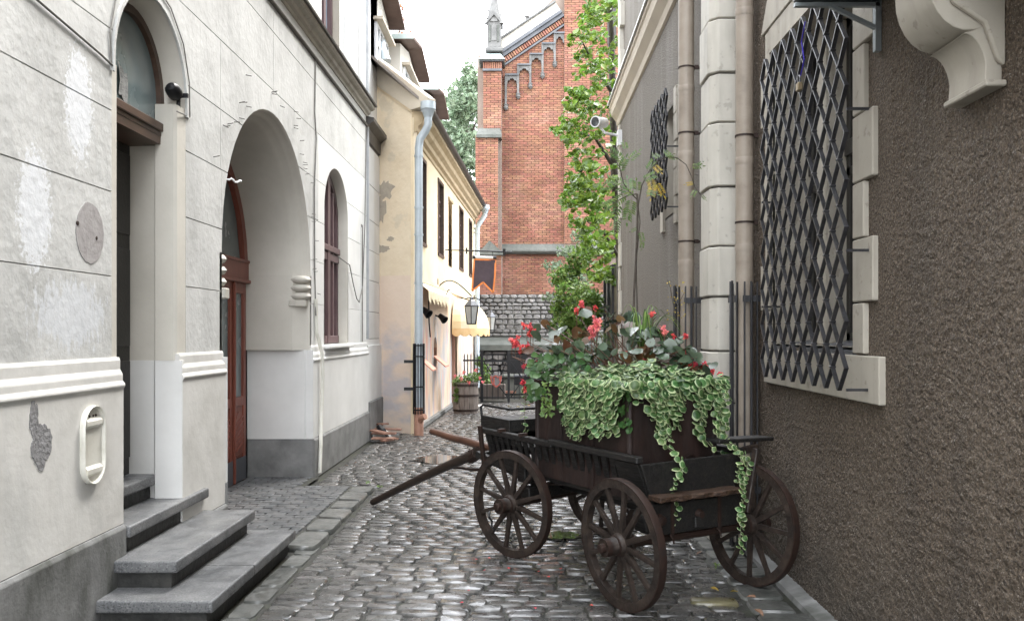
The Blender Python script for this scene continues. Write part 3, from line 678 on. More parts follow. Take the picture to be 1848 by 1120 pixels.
# set-back far bay
XB = XW-.02
for i, (a, b) in enumerate(zip([.6,1.12,1.6,2.04,2.55,3.04,3.53,4.1],[1.12,1.6,2.04,2.55,3.04,3.53,4.1,4.72])):
    obj('plaster_block', G().box(XB-.5,XB,13.5,14.75,a+.005,b-.005), plaster_paint, house, bev=.004)
obj('wall_core', G().box(XB-.5,XB-.012,13.5,14.74,0,4.8), groove_m, house)
obj('plinth', G().box(XB-.5,XB+.075,13.45,14.78,0,.6), plinth_m, house, bev=.006)
obj('base_moulding', G().box(XB-.5,XB+.04,13.45,14.77,.6,1.5), plaster_paint, house, bev=.006)
g = G(); g.sweep([(XB-.05,4.74),(XB+.02,4.76),(XB+.03,4.95),(XB+.1,5.0),(XB+.14,5.02),(XB+.14,5.08),(XB-.05,5.12)], lambda a,b,t:(a,t,b), 13.42, 14.85); obj('cornice', g, tin_m, house)
obj('upper_wall', G().box(XB-.6,XB-.04,13.43,14.75,5.1,9.6), plaster_paint, house)
obj('downpipe', G().tube([(XB+.0,13.52,1.6),(XB+.0,13.52,9.4)], .045, 10), M_('grey_pipe',[(.3,.31,.32),(.42,.43,.44)],rough=.5), house, smooth=True)
# fallen-plaster patch on the lower wall
random.seed(3)
def patch(cy, cz, ry, rz, x, m, name, n=30, th=.003, jag=.13):
    g = G(); rad = [1+R(-jag,jag)+.12*math.sin(k*.9) for k in range(n)]; lp = [(cy+ry*math.cos(2*PI*k/n)*rad[k], cz+rz*math.sin(2*PI*k/n)*rad[k]) for k in range(n)]
    g.prism(lp, lambda a,b,d:(d,a,b), x-.01, x+th); return obj(name, g, m, house)
patch(4.28,1.27,.035,.10,XW+.034,bare_m,'bare_patch'); patch(4.345,1.13,.085,.11,XW+.0345,bare_m,'bare_patch')
g = G(); n = 36; g.prism([(4.90+.155*math.cos(2*PI*k/n)*(1+R(-.02,.02)),2.27+.175*math.sin(2*PI*k/n)*(1+R(-.02,.02))) for k in range(n)], lambda a,b,d:(d,a,b), XW-.01, XW+.003)
obj('grey_disc_patch', g, M_('grey_disc_mortar',[(.27,.25,.245),(.36,.34,.33)],scale=14,rough=.9,bump=.6,bscale=30,bdist=.006), house)
for yy,zz,s in ((4.76,2.31,.012),(4.97,2.25,.01)): obj('rust_hole', G().lathe([(0,.006),(s,.005),(s*1.3,0)], Matrix.Translation((XW+.001,yy,zz)) @ Matrix.Rotation(PI/2,4,'Y'), 8), rustiron, house)
# steel pins around the arch (short staples) as in the photo
me = mesh_of('wall_pin', G().box(0,.05,-.003,.003,-.003,.003), cable_m)
for k in range(34):
    a = R(-.15,PI*.9); rr = R(1.55,1.85); yy = 8.475-rr*math.cos(PI-a)*.98; zz = 2.42+rr*math.sin(a)
    if zz > 1.8: inst('wall_pin', me, house, (XW, yy, zz), (0,R(-.3,.3),R(-.2,.9)))
# cables
cab = lambda pts, r, lab: tag(obj('wall_cable', G().tube(pts, r, 6), cable_m), lab, 'cable')
cab([(XW+.01,3.9,3.42),(XW+.012,4.2,3.41),(XW+.012,4.6,3.37),(XW+.012,5.0,3.33),(XW+.012,5.14,3.31)], .007, 'thin cable sagging along the near wall towards the fanlight')
cab([(XW+.008,5.14,3.31),(XW+.008,5.12,3.5),(XW+.008,5.2,3.75),(XW+.008,5.4,3.96),(XW+.008,5.72,4.05),(XW+.008,6.0,3.98),(XW+.008,6.22,3.8),(XW+.008,6.33,3.55),(XW+.008,6.34,3.3),(XW+.01,6.1,3.28)], .005, 'thin cable following the arch over the near door')
cab([(XW+.012,10.12,4.94),(XW+.012,10.08,4.3),(XW+.015,10.14,4.0),(XW+.012,10.06,3.4),(XW+.012,10.08,2.4),(XW+.02,10.1,1.9)], .009, 'cable running down the wall from the string course right of the arch')
tag(obj('conduit', G().tube([(XW+.02,10.1,2.1),(XW+.02,10.14,1.7),(XW+.07,10.2,1.45),(XW+.07,10.24,1.2),(XW+.06,10.18,.5),(XW+.08,10.1,.4),(XW+.08,10.05,.05)], .022, 8), enamel_m, None, smooth=True), 'bent cream conduit running down to the plinth beside the arched doorway', 'pipe')
cab([(XW-.1,11.9,2.75),(XW+.03,12.0,2.65),(XW+.03,12.25,2.4),(XW+.03,12.5,2.2),(XW+.03,12.7,2.15),(XW+.02,13.0,2.4),(XW+.02,13.2,3.4),(XW+.02,13.3,4.9)], .008, 'loose cable looping beside the narrow arched window')
# oval enamel plate
ov = thing('oval_wall_plate', (XW+.06,4.84,1.07), 'chipped cream oval metal plate frame screwed to the low wall', 'wall plate')
def stad(hw, hh, n=10): return [(hw*math.cos(PI*k/n), hh-hw+hw*math.sin(PI*k/n)) for k in range(n+1)]+[(-hw*math.cos(PI*k/n), -(hh-hw)-hw*math.sin(PI*k/n)) for k in range(n+1)]
def ovl(hw, hh, x): return [(XW+.034+x, 4.84+a, 1.065+b) for a,b in stad(hw,hh)]
g = G(); rs = [ovl(.118,.222,0), ovl(.120,.224,.026), ovl(.116,.220,.032), ovl(.110,.214,.030), ovl(.106,.208,.010)]; q = len(rs[0])
for r_ in rs: g.v += r_
for i in range(4):
    for k in range(q): g.f.append((i*q+k, i*q+(k+1)%q, (i+1)*q+(k+1)%q, (i+1)*q+k))
g.m = [0]*len(g.f); obj('plate_rim', g, enamel_m, ov, smooth=.8)
g = G(); g.add(ovl(.108,.21,.011), [tuple(range(q))]); obj('plate_back', g, enamel_m, ov)
for zz in (.92,1.19): obj('plate_rib', G().sweep([(0,-.03),(.016,-.012),(.016,.012),(0,.03)], lambda a,b,t:(XW+.046+a,t,zz+b), 4.755, 4.925), enamel_m, ov)
for yy in (4.80,4.87,4.84): obj('rivet', G().lathe([(0,.006),(.006,.004),(.008,0)], Matrix.Translation((XW+.048,yy,1.23)) @ Matrix.Rotation(PI/2,4,'Y'), 8), rustiron, ov)

# ================================================================== STEPS
stp = thing('stone_steps', (-2.2,5.8,0), 'four grey granite entrance steps with dark recessed risers', 'steps')
for (x0,x1,y0,y1,h) in ((-2.55,-1.785,4.87,6.64,.17),(-2.55,-2.075,5.08,6.56,.34),(-2.9,-2.43,5.25,6.56,.51),(-2.95,-2.66,5.25,6.33,.68)):
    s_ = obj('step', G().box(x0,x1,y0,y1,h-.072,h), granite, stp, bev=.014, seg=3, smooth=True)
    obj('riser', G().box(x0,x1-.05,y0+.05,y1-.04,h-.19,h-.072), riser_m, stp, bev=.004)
obj('step_joint', G().box(-2.45,-1.784,5.62,5.624,.1,.1712), riser_m, stp)
random.seed(5)
# short section of plinth meeting the steps
# ================================================================== RIGHT HOUSE
XR = 1.8
rh = thing('roughcast_house', (XR, 6, 0), 'brown roughcast house with cream quoins and a grilled window on the right', 'building')
def plateR(x, y0, y1, h0, h1, m, name, holes=[], parent=rh):
    g = G(); ys = sorted(set([y0,y1]+[v for h in holes for v in h[:2]]))
    for a,b in zip(ys,ys[1:]):
        hh = [h for h in holes if h[0]<=a+1e-6 and h[1]>=b-1e-6]
        spans = [(h0,h1)]
        if hh: spans = [(h0,hh[0][2]),(hh[0][3],h1)]
        for p,q in spans:
            if q>p: g.add([(x,a,p),(x,b,p),(x,b,q),(x,a,q)],[(0,1,2,3)])
    return obj(name, g, m, parent)
WY0, WY1, WZ0, WZ1 = 4.62, 6.2, 1.62, 3.72       # window opening
plateR(XR, -3, 2.6, 0, 9.5, rough_m, 'roughcast_wall'); plateR(XR, 2.6, 6.95, 4.2, 9.5, rough_m, 'roughcast_wall')
def relief_wall(y0, y1, h0, h1, st_):
    ny, nh = int((y1-y0)/st_), int((h1-h0)/st_); vs = []; fs = []
    for j in range(nh+1):
        h = h0+(h1-h0)*j/nh
        for i in range(ny+1):
            y = y0+(y1-y0)*i/ny; q = Vector((y*30, h*30, 3.1)); v = noise.noise(q)+.55*noise.noise(q*2.3); v2 = noise.noise(q*.23)
            kf = .15 if (1.28 < h and 4.20 < y < 4.66) else 1
            vs.append((XR-.001-kf*(.0095*max(-.35,v)+.002*v2), y, h))
    w = ny+1
    for j in range(nh):
        hc = h0+(h1-h0)*(j+.5)/nh
        for i in range(ny):
            yc = y0+(y1-y0)*(i+.5)/ny
            if WY0 < yc < WY1 and WZ0-.02 < hc < WZ1: continue
            fs.append((j*w+i, j*w+i+1, (j+1)*w+i+1, (j+1)*w+i))
    me = bpy.data.meshes.new('roughcast_relief'); me.from_pydata(vs, [], fs); me.materials.append(rough_m); me.polygons.foreach_set('use_smooth', [True]*len(fs)); me.update()
    o = bpy.data.objects.new('roughcast_wall', me); COL.objects.link(o); o.parent = rh; me.transform(Matrix.Translation(-rh.location))
relief_wall(2.6, 6.95, 0, 4.2, .0125)
obj('house_mass', G().box(XR+.5,9,-3,14.5,0,9.5), rough_m, rh)
XR2 = 1.6
plateR(XR2, 7.28, 14.5, 0, 5.45, rough2_m, 'roughcast_wall', [(9.05,9.75,3.0,4.15)])
plateR(XR2+.05, 7.28, 14.5, 5.45, 9.5, rough2_m, 'upper_roughcast_wall')
obj('return_wall', G().box(XR2,9,14.45,14.5,0,9.5), rough2_m, rh); obj('return_wall', G().box(1.815,XR+.5,6.94,7.28,0,9.5), rough2_m, rh)
# surround stones of the big window: (y0,y1,h0,h1,proud)
ss = []
def quoins(ya, yb, hs, alt, side):
    for i,(a,b) in enumerate(zip(hs,hs[1:])):
        w = alt[i%2]
        y0, y1 = (ya-w, ya) if side<0 else (yb, yb+w)
        obj('surround_stone', G().box(XR-.03,XR+.02,y0,y1,a+.004,b-.004), surr_m, rh, bev=.006)
quoins(WY0,WY1,[1.585,1.86,2.20,2.50,2.86,3.22,3.58,3.9],[.15,.27],-1)
quoins(WY0,WY1,[1.585,1.86,2.20,2.50,2.86,3.22,3.58,3.9],[.10,.22],1)
obj('surround_stone', G().box(XR-.035,XR+.02,WY0-.36,WY1+.12,1.335,1.58), surr_m, rh, bev=.006)
obj('surround_stone', G().prism([(WY0-.28,3.905),(WY1+.18,3.905),(WY1+.02,4.12),(WY0-.1,4.2)], lambda a,b,d:(d,a,b), XR-.04, XR+.02), surr_m, rh, bev=.006)
obj('surround_stone', G().box(XR-.03,XR+.02,WY0,WY1,3.725,3.9), surr_m, rh)
XG = 2.1
g = G(); g.add([(XR,WY0,WZ0),(XR,WY0,WZ1),(XG+.1,WY0,WZ1),(XG+.1,WY0,WZ0)],[(0,1,2,3)])
g.add([(XR,WY1,WZ0),(XR,WY1,WZ1),(XG+.1,WY1,WZ1),(XG+.1,WY1,WZ0)],[(0,1,2,3)])
g.add([(XR,WY0,WZ1),(XR,WY1,WZ1),(XG+.1,WY1,WZ1),(XG+.1,WY0,WZ1)],[(0,1,2,3)])
g.add([(XR,WY0,WZ0),(XR,WY1,WZ0),(XG+.1,WY1,WZ0),(XG+.1,WY0,WZ0)],[(0,1,2,3)])
obj('window_reveal', g, surr_m, rh)
obj('window_pier', G().box(1.93,XG+.1,5.50,5.66,WZ0,WZ1), surr_m, rh, bev=.01)
for ya, yb in ((WY0,5.50),(5.66,WY1)):
    w = obj('leaded_window', G().box(XG+.02,XG+.03,ya,yb,WZ0,WZ1), glass_dk, rh)
    obj('window_frame', G().box(XG-.03,XG+.02,yb-.06,yb,WZ0,WZ1).box(XG-.03,XG+.02,ya,ya+.05,WZ0,WZ1).box(XG-.045,XG+.02,ya,yb,2.83,2.93).box(XG-.03,XG+.02,ya,yb,2.70,2.76).box(XG-.03,XG+.02,ya,yb,WZ1-.07,WZ1).box(XG-.03,XG+.02,ya,yb,WZ0,WZ0+.08), frame_dk, w, bev=.004)
    g = G(); s_ = .17
    nn = int((yb-ya)/s_)+1
    for k in range(-12, 16):
        for sgn in (1,-1):
            z0 = WZ0+k*.26
            # clipped diagonal came
            pts = []
            for t in range(0, 9):
                yy = ya+(yb-ya)*t/8; zz = z0+sgn*(yy-ya)*1.5
                if WZ0 < zz < WZ1: pts.append((XG+.015,yy,zz))
            if len(pts) > 1: g.bar(pts[0], pts[-1], .008, .006, up=(1,0,0))
    obj('lead_came', g, iron_m, w)
    obj('window_sill', G().prism([(1.78,1.60),(XG+.02,1.66),(XG+.02,1.62),(1.78,1.575)], lambda a,b,d:(a,d,b), ya+.02, yb-.02), kick_m, w)
# base-of-window small interior darkness
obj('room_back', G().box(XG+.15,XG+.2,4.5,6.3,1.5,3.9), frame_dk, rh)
# quoin pier
hh = [0,.32,.72,1.13,1.55,1.99,2.40,2.88,3.40,3.80,4.24,4.68,5.12,5.56,6.0,6.5,7.0,7.5,8.0,8.5,9.0,9.5]
for i,(a,b) in enumerate(zip(hh,hh[1:])):
    e = .012 if i%2 else 0
    obj('quoin_block', G().prism([(1.82,6.9-e),(1.56,6.9-e),(1.50-e,6.97),(1.50-e,7.29),(1.82,7.29)], lambda x,y,d:(x,y,d), a+.008, b-.008), quoin_m, rh, bev=.008)
obj('quoin_core', G().prism([(1.82,6.93),(1.575,6.93),(1.525,6.985),(1.525,7.27),(1.82,7.27)], lambda x,y,d:(x,y,d), 0, 9.5), groove_m, rh)
# far corner quoins
for i in range(24):
    a = i*.4; w = .34 if i%2 else .2
    obj('corner_quoin', G().box(XR2-.025,XR2+.3,14.5-w,14.52,a+.004,a+.396), quoin_m, rh, bev=.006)
# cornice on the far part
g = G(); g.sweep([(XR2+.02,5.2),(XR2-.03,5.22),(XR2-.05,5.3),(XR2-.13,5.4),(XR2-.15,5.5),(XR2-.17,5.52),(XR2-.17,5.57),(XR2+.05,5.66)], lambda a,b,t:(a,t,b), 7.3, 14.6); obj('cornice', g, trim_m, rh)
g = G(); g.sweep([(XR2+.1,5.665),(XR2-.20,5.575),(XR2-.20,5.595),(XR2+.1,5.69)], lambda a,b,t:(a,t,b), 7.3, 14.63); obj('cornice_flashing', g, white_m, rh)
# second small window behind pipe
obj('small_window', G().box(XR2+.2,XR2+.22,9.05,9.75,3.0,4.15), glass_dk, rh)
obj('window_reveal', G().box(XR2,XR2+.25,9.75,9.77,3.0,4.15).box(XR2,XR2+.25,9.03,9.05,3.0,4.15).box(XR2,XR2+.25,9.03,9.77,4.15,4.17).box(XR2,XR2+.25,9.03,9.77,2.98,3.0), surr_m, rh)
for i in range(5): obj('surround_stone', G().box(XR2-.03,XR2+.01,8.85 if i%2 else 8.9,9.05,2.85+i*.29,3.13+i*.29), surr_m, rh, bev=.005)
for i in range(5): obj('surround_stone', G().box(XR2-.03,XR2+.01,9.75,9.9 if i%2 else 9.95,2.85+i*.29,3.13+i*.29), surr_m, rh, bev=.005)
# roof mass
obj('roof', G().prism([(XR2-.4,9.5),(XR2-.4,9.7),(5,12),(9,12),(9,9.5)], lambda a,b,d:(a,d,b), -3, 14.8), roof_m, rh)
# corbels
def corbel(yf, yn, lab):
    prof = [(1.80,3.60),(1.40,3.60),(1.40,3.30),(1.43,3.20),(1.47,3.13),(1.50,3.11),(1.515,3.08)]
    for k in range(1,9):
        a = PI*.5*k/8; prof.append((1.515+.155*math.sin(a)*1.0, 3.08-.235*(1-math.cos(a)) ))
    prof = prof[:7]
    # upper belly
    for k in range(0,9):
        a = PI*k/8*.62; prof.append((1.515+.165*(1-math.cos(a))*.95, 3.06-.22*math.sin(a)))
    prof += [(1.675,2.835),(1.655,2.83)]
    for k in range(1,8):
        a = PI/2*k/8; prof.append((1.655+.085*(math.sin(a)), 2.83-.15*(1-math.cos(a))))
    prof += [(1.735,2.665),(1.735,2.645),(1.80,2.645)]
    t = thing('corbel', (XR,(yf+yn)/2,2.65), lab, 'corbel')
    obj('corbel_scroll', G().prism(prof, lambda a,b,d:(a,d,b), yn, yf), surr_m, t, bev=.006, smooth=.6)
    pr2 = [(1.80,3.6),(1.44,3.6),(1.44,3.3),(1.5,3.16),(1.56,3.08),(1.60,2.94),(1.72,2.86),(1.77,2.72),(1.80,2.7)]
    obj('corbel_cheek', G().prism(pr2, lambda a,b,d:(a,d,b), yn-.03, yn), surr_m, t, bev=.008, smooth=.6)
    obj('corbel_foot', G().box(1.72,1.80,yn-.035,yf+.012,2.622,2.645), surr_m, t, bev=.005)
corbel(3.5, 3.22, 'cream scrolled stone corbel on the roughcast wall, lower and larger one in view')
corbel(2.75, 2.5, 'scrolled stone corbel cut by the upper right picture corner')
obj('bay_soffit', G().box(1.25,1.8,-3,3.6,3.62,4.6), surr_m, rh, bev=.01)
# ---- downpipes with cages
def pipe_thing(x, y, r, ztop, joints, label, gl, gtop):
    t = thing('downpipe', (x,y,0), label, 'pipe')
    obj('pipe_shaft', G().tube([(x,y,.1),(x,y,ztop)], r, 20), pipe_m, t, smooth=True)
    for z in joints: obj('pipe_joint', G().lathe([(r-.01,z-.05),(r+.002,z-.05),(r+.006,z-.01),(r+.002,z+.004),(r-.01,z+.004)], Matrix.Translation((x,y,0)), 20), pipe_m, t, smooth=True)
    for z in joints: 
        obj('pipe_clamp', G().lathe([(r+.001,z+.165),(r+.005,z+.165),(r+.005,z+.18),(r+.001,z+.18)], Matrix.Translation((x,y,0)), 20).box(x,x+r+.12,y-.012,y+.012,z+.163,z+.183).box(x+r,x+r+.035,y-.035,y-.01,z+.155,z+.19), rustiron, t)
    c = thing('pipe_cage', (x,y,0), gl, 'pipe guard')
    n = 8; rr = r+.035
    me = mesh_of('cage_bar', G().box(-.008,.008,-.005,.005,-.99,0), guard_m)
    for k in range(n):
        a = PI*.42 + (PI*1.16)*k/(n-1)        # open towards the wall
        bx_, by_ = x+rr*math.cos(a)*1.05, y+rr*math.sin(a)*1.0-.01
        inst('cage_bar', me, c, (bx_,by_,gtop+.012*math.sin(k*5)), (0,0,a), (1,1,gtop-.02))
    # front facing bars (towards the camera)
    for k in range(4):
        inst('cage_bar', me, c, (x-.03+.048*k, y-rr-.02, gtop+.01*math.sin(k*3)), (0,0,PI/2), (1,1,gtop-.02))
    for z in (gtop-.13, .5): obj('cage_strap', G().box(x-.04,x+rr+.05,y-rr-.012,y-rr+.0,z-.025,z+.025).box(x-rr+.0,x-rr+.02,y-rr,y+rr,z-.025,z+.025).box(x+rr,XR if x>1.55 else XR2,y-rr-.012,y-rr+.01,z-.02,z+.02), guard_m, c)
pipe_thing(1.70, 6.62, .068, 9.4, [2.38, 3.05, 4.2, 5.3, 6.5], 'beige painted downpipe between the cream quoins and the grilled window', 'grey iron bar cage round the foot of the right downpipe', 2.09)
pipe_thing(1.475, 7.82, .072, 9.4, [2.36, 3.35, 3.95, 5.1, 6.2], 'beige painted downpipe left of the cream quoins in front of the small grille', 'grey iron bar cage behind the flowers round the left downpipe', 2.12)
# ---- zigzag grilles
def grille(x, ya, z0, ncol, w, rows, h, label, wallx):
    t = thing('window_grille', (x, ya+ncol*w/2, z0), label, 'window grille')
    def zig(ph):
        g = G(); n = rows*2
        th, dp = .0046, .023
        pts = [(((k+ph)%2)*w, k*h/2) for k in range(n+1)]
        vs = []
        for i,(a,b) in enumerate(pts):
            for dx,dy in ((-dp/2,-th),(dp/2,-th),(dp/2,th),(-dp/2,th)): vs.append((dx, a+dy*(1.15), b))
        fs = []
        for i in range(n):
            for k in range(4): fs.append((i*4+k, i*4+(k+1)%4, (i+1)*4+(k+1)%4, (i+1)*4+k))
        fs += [(3,2,1,0), (n*4,n*4+1,n*4+2,n*4+3)]
        g.add(vs, fs); return g
    m0, m1 = mesh_of('zigzag_bar', zig(0), grille_m), mesh_of('zigzag_bar', zig(1), grille_m)
    for k in range(ncol): inst('zigzag_bar', m0 if k%2 else m1, t, (x, ya+k*w, z0))
    cm = mesh_of('bar_collar', G().box(-.016,.016,-.013,.013,-.0065,.0065), grille_m, bev=.003)
    for k in range(1, ncol):
        for j in range(rows*2+1):
            # touching points
            left_hi = ((j + (0 if (k-1)%2 else 1))%2)*w   # position of bar k-1 at level j
            if left_hi > w/2 and 0 < j < rows*2: inst('bar_collar', cm, t, (x, ya+k*w, z0+j*h/2), (R(-.05,.05),0,0))
    st_m = mesh_of('wall_stay', G().box(0,wallx-x,-.007,.007,-.007,.007), grille_m)
    for y_, z_ in ((ya,z0+.01),(ya,z0+h*3.0),(ya,z0+h*6.0),(ya+ncol*w,z0+h*2),(ya+ncol*w,z0+h*5)):
        if z_ < z0+rows*h: inst('wall_stay', st_m, t, (x,y_,z_))
    return t
grille(1.655, 4.40, 1.395, 16, .0985, 9, .243, 'large black zigzag iron grille over the right window', 1.8)
grille(1.42, 8.55, 2.95, 10, .11, 6, .205, 'smaller zigzag iron grille seen edge-on behind the left downpipe', 1.6)
# small padlock and cable tie on the big grille
lk = thing('padlock', (1.64,5.1,3.2), 'small brass padlock hanging near the top of the large grille', 'padlock')
obj('lock_body', G().box(1.62,1.65,5.07,5.12,3.14,3.19), M_('dull_brass',[(.22,.17,.10),(.3,.24,.15)],metal=.6,rough=.5), lk, bev=.006)
obj('shackle', G().tube([(1.635,5.075,3.19),(1.635,5.075,3.22),(1.635,5.095,3.235),(1.635,5.115,3.22),(1.635,5.115,3.19)], .005, 6), grille_m, lk)
tag(obj('cable_tie', G().tube([(1.64,5.0,3.52),(1.635,5.05,3.42),(1.64,5.02,3.3),(1.64,5.09,3.22)], .004, 6), M_('blue_plastic',[(.03,.02,.25),(.05,.03,.4)],rough=.4)), 'blue plastic cord dangling from the top of the large grille', 'cord')
# black box unit with brackets at top right
ac = thing('wall_unit', (1.6,4.0,3.36), 'black slatted metal box on wall brackets above the large grille', 'wall unit')
obj('unit_casing', G().box(1.36,1.78,3.65,4.34,3.365,3.85), iron_m, ac, bev=.01)
for k in range(5): obj('unit_slat', G().box(1.345,1.362,3.68,4.32,3.43+k*.075,3.47+k*.075), frame_dk, ac)
for yy in (4.30,3.72):
    obj('unit_bracket', G().box(1.36,1.79,yy,yy+.03,3.345,3.364).box(1.765,1.795,yy,yy+.035,3.12,3.6).bar((1.50,yy+.015,3.37),(1.77,yy+.015,3.24),.02,.02), M_('galvanised',[(.25,.28,.29),(.4,.43,.44)],metal=.6,rough=.45), ac)
# CCTV camera
cc = thing('security_camera', (1.4,14.2,4.95), 'white bullet security camera on an arm at the house corner', 'camera')
c0 = P(1083,221,14.0); ax = Vector((-.55,-.75,-.12)).normalized(); Mx = Matrix.Translation(c0) @ ax.to_track_quat('Z','Y').to_matrix().to_4x4()
obj('camera_body', G().lathe([(0,-.16),(.075,-.16),(.085,-.14),(.085,.12),(.092,.125),(.092,.16),(.075,.16)], Mx, 18), white_m, cc, smooth=.6)
obj('camera_lens', G().lathe([(0,.14),(.04,.145),(.076,.15),(.076,.13)], Mx, 18), glass_dk, cc, smooth=.6)
obj('camera_arm', G().tube([c0+Vector((0,0,-.08)), P(1092,240,14.0), P(1118,245,14.2)], .022, 8).box(1.53,1.6,14.1,14.3,4.8,5.05), white_m, cc)

# ================================================================== CREAM HOUSE
X0c, Y0c, SL = -1.90, 14.3, .036
def CW(s, h, out=0): return (X0c+SL*s+out, Y0c+s-.036*out, h)
ch = thing('cream_house', (X0c,Y0c,0), 'cream rendered house with dormers and faded painted arches along the lane', 'building')
def cwplate(s0,s1,h0,h1,m,name,holes=[],out=0):
    g = G(); ys = sorted(set([s0,s1]+[v for h in holes for v in h[:2]]))
    for a,b in zip(ys,ys[1:]):
        hl = sorted([h[2:] for h in holes if h[0]<=a+1e-6 and h[1]>=b-1e-6]); lo = h0
        for p,q in hl+[(h1,h1)]:
            if p>lo: g.add([CW(a,lo,out),CW(b,lo,out),CW(b,p,out),CW(a,p,out)],[(0,1,2,3)])
            lo = q
    return obj(name, g, m, ch)
WIN = [(.70,1.52),(3.1,3.95),(6.95,7.85),(9.3,10.15)]
cwplate(0,10.9,2.62,5.35,cream_m,'street_wall',[(a,b,3.27,4.86) for a,b in WIN]+[(4.85,5.5,3.2,4.72)])
def cbox(s0,s1,o0,o1,h0,h1,g=None):
    g = g or G(); vs = [CW(s,h,o) for h in (h0,h1) for s,o in ((s0,o0),(s1,o0),(s1,o1),(s0,o1))]
    return g.add(vs, [(0,3,2,1),(4,5,6,7),(0,1,5,4),(1,2,6,5),(2,3,7,6),(3,0,4,7)])
for a,b in WIN:
    w = obj('casement_window', cbox(a,b,-.12,-.10,3.27,4.86), glass_teal, ch)
    g = G()
    cbox(a,a+.06,-.1,.02,3.27,4.86,g); cbox(b-.06,b,-.1,.02,3.27,4.86,g); cbox(a,b,-.1,.02,4.8,4.86,g); cbox(a,b,-.1,.03,3.27,3.33,g)
    obj('window_frame', g, brown_wood, w)
    g = G(); c = (a+b)/2
    cbox(c-.04,c+.04,-.1,-.03,3.33,4.8,g)
    for hh_ in (3.7,4.15,4.45): cbox(a,b,-.1,-.05,hh_,hh_+.04,g)
    obj('window_bars', g, win_wood, w)
obj('blind_niche', cbox(4.85,5.5,-.12,-.08,3.2,4.72), cream_m, ch)
obj('niche_cap', cbox(4.8,5.55,-.02,.03,4.68,4.74), cream_mould, ch)
# lower wall: recessed zone with mural & mini windows
MINI = [(1.0,1.55),(2.75,3.35)]
def halfarch(s,m): return 0
cwplate(0.15,10.9,0,2.62,mural_m,'lower_wall',[(.95,1.35,1.2,1.62),(2.7,3.15,1.2,1.62),(5.7,6.7,0,1.95)],out=-.02)
for a,b in ((.95,1.35),(2.7,3.15)):
    g = G(); n = 10; c = (a+b)/2; r = (b-a)/2
    # arch heads: spandrels are painted plaster; build the niche with an arched back and head
    lp = [(a-.0,1.62),(b+.0,1.62),(b+.0,1.60)]+[(c+r*math.cos(t*PI/n),1.60-.0+r*0-.22+.22*math.sin(t*PI/n)) for t in range(0,n+1)]+[(a,1.60)]
    obj('niche_head', G().prism([(a,1.625)]+[(c-r*math.cos(t*PI/n),1.40+.215*math.sin(t*PI/n)) for t in range(0,n+1)]+[(b,1.625)], lambda s,h,d:CW(s,h,d), -.12, -.022), mural_m, ch)
    nb = obj('arched_niche', cbox(a,b,-.3,-.26,1.2,1.62), cream_mould, ch)
    obj('niche_side', cbox(b,b+.02,-.28,-.021,1.2,1.6), terra_m, nb)
    g = G(); g.add([CW(a-.02,1.24,-.02),CW(b+.02,1.24,-.02),CW(b+.05,1.04,.22),CW(a-.05,1.04,.22),CW(a-.02,1.21,-.02),CW(b+.02,1.21,-.02),CW(b+.05,1.01,.22),CW(a-.05,1.01,.22)],[(0,1,2,3),(4,7,6,5),(0,3,7,4),(1,5,6,2),(2,6,7,3),(0,4,5,1)])
    obj('pink_shelf', g, pink_m, nb)
# painted arch outlines on the mural (flat paint, 3 mm film)
g = G()
for c in (.95+.2,2.92,4.6):
    for r0, dr in ((.42,.05),):
        n = 12; lp = [(c-r0*math.cos(t*PI/n),1.68+.36*math.sin(t*PI/n)) for t in range(n+1)]; li = [(c-(r0-dr)*math.cos(t*PI/n),1.68+.30*math.sin(t*PI/n)) for t in range(n+1)]
        for i in range(n): g.add([CW(*lp[i],-.016),CW(*lp[i+1],-.016),CW(*li[i+1],-.016),CW(*li[i],-.016)],[(0,1,2,3)])
        g.add([CW(c-r0,1.68,-.016),CW(c-r0+dr,1.68,-.016),CW(c-r0+dr,.3,-.016),CW(c-r0,.3,-.016)],[(0,1,2,3)])
obj('painted_arch', g, M_('faded_grey_paint',[(.45,.43,.43),(.56,.48,.42)],scale=6,rough=.9), ch)
obj('doorway', cbox(5.7,6.7,-.3,-.25,0,1.95), brown_wood, ch)
obj('door_post', cbox(5.62,5.74,-.02,.05,0,2.0), terra_m, ch)
obj('ledge', cbox(.1,10.9,-.02,.04,2.6,2.66), cream_m, ch)
obj('wall_foot', cbox(.1,10.9,-.02,.05,0,.07), plinth_m, ch)
obj('vertical_trim', cbox(0,.17,-.02,.03,0,5.3), cream_m, ch)
# end wall facing the camera
E0 = Vector((-2.95,15.05,0)); E1 = Vector((X0c+.02,Y0c,0))
def EW(t,h,o=0):
    p = E0.lerp(E1,t); nrm = Vector((-(E1-E0).y*-1,-(E1-E0).x,0)).normalized(); nrm = Vector(((E1-E0).y,-(E1-E0).x,0)).normalized()
    return (p.x+nrm.x*o, p.y+nrm.y*o, h)
def ewpoly(pts, m, name, o0=-.1, o1=0): return obj(name, G().prism(pts, lambda a,b,d:EW(a,b,d), o0, o1), m, ch)
ewpoly([(-.3,0),(1,0),(1,2.66),(-.3,2.7)], mural_side, 'end_wall_lower')
ewpoly([(-.3,2.7),(1,2.66),(1,5.35),(-.3,6.62)], cream_side, 'end_wall')
ewpoly([(-.3,6.55),(1.0,5.42),(1.28,5.45),(1.30,5.56),(-.3,7.1)], trim_m, 'verge_board', -.12, .06)
ewpoly([(-.3,6.52),(1.0,5.37),(1.0,5.42),(-.3,6.58)], cream_m, 'verge_trim', -.1, .03)
random.seed(11)
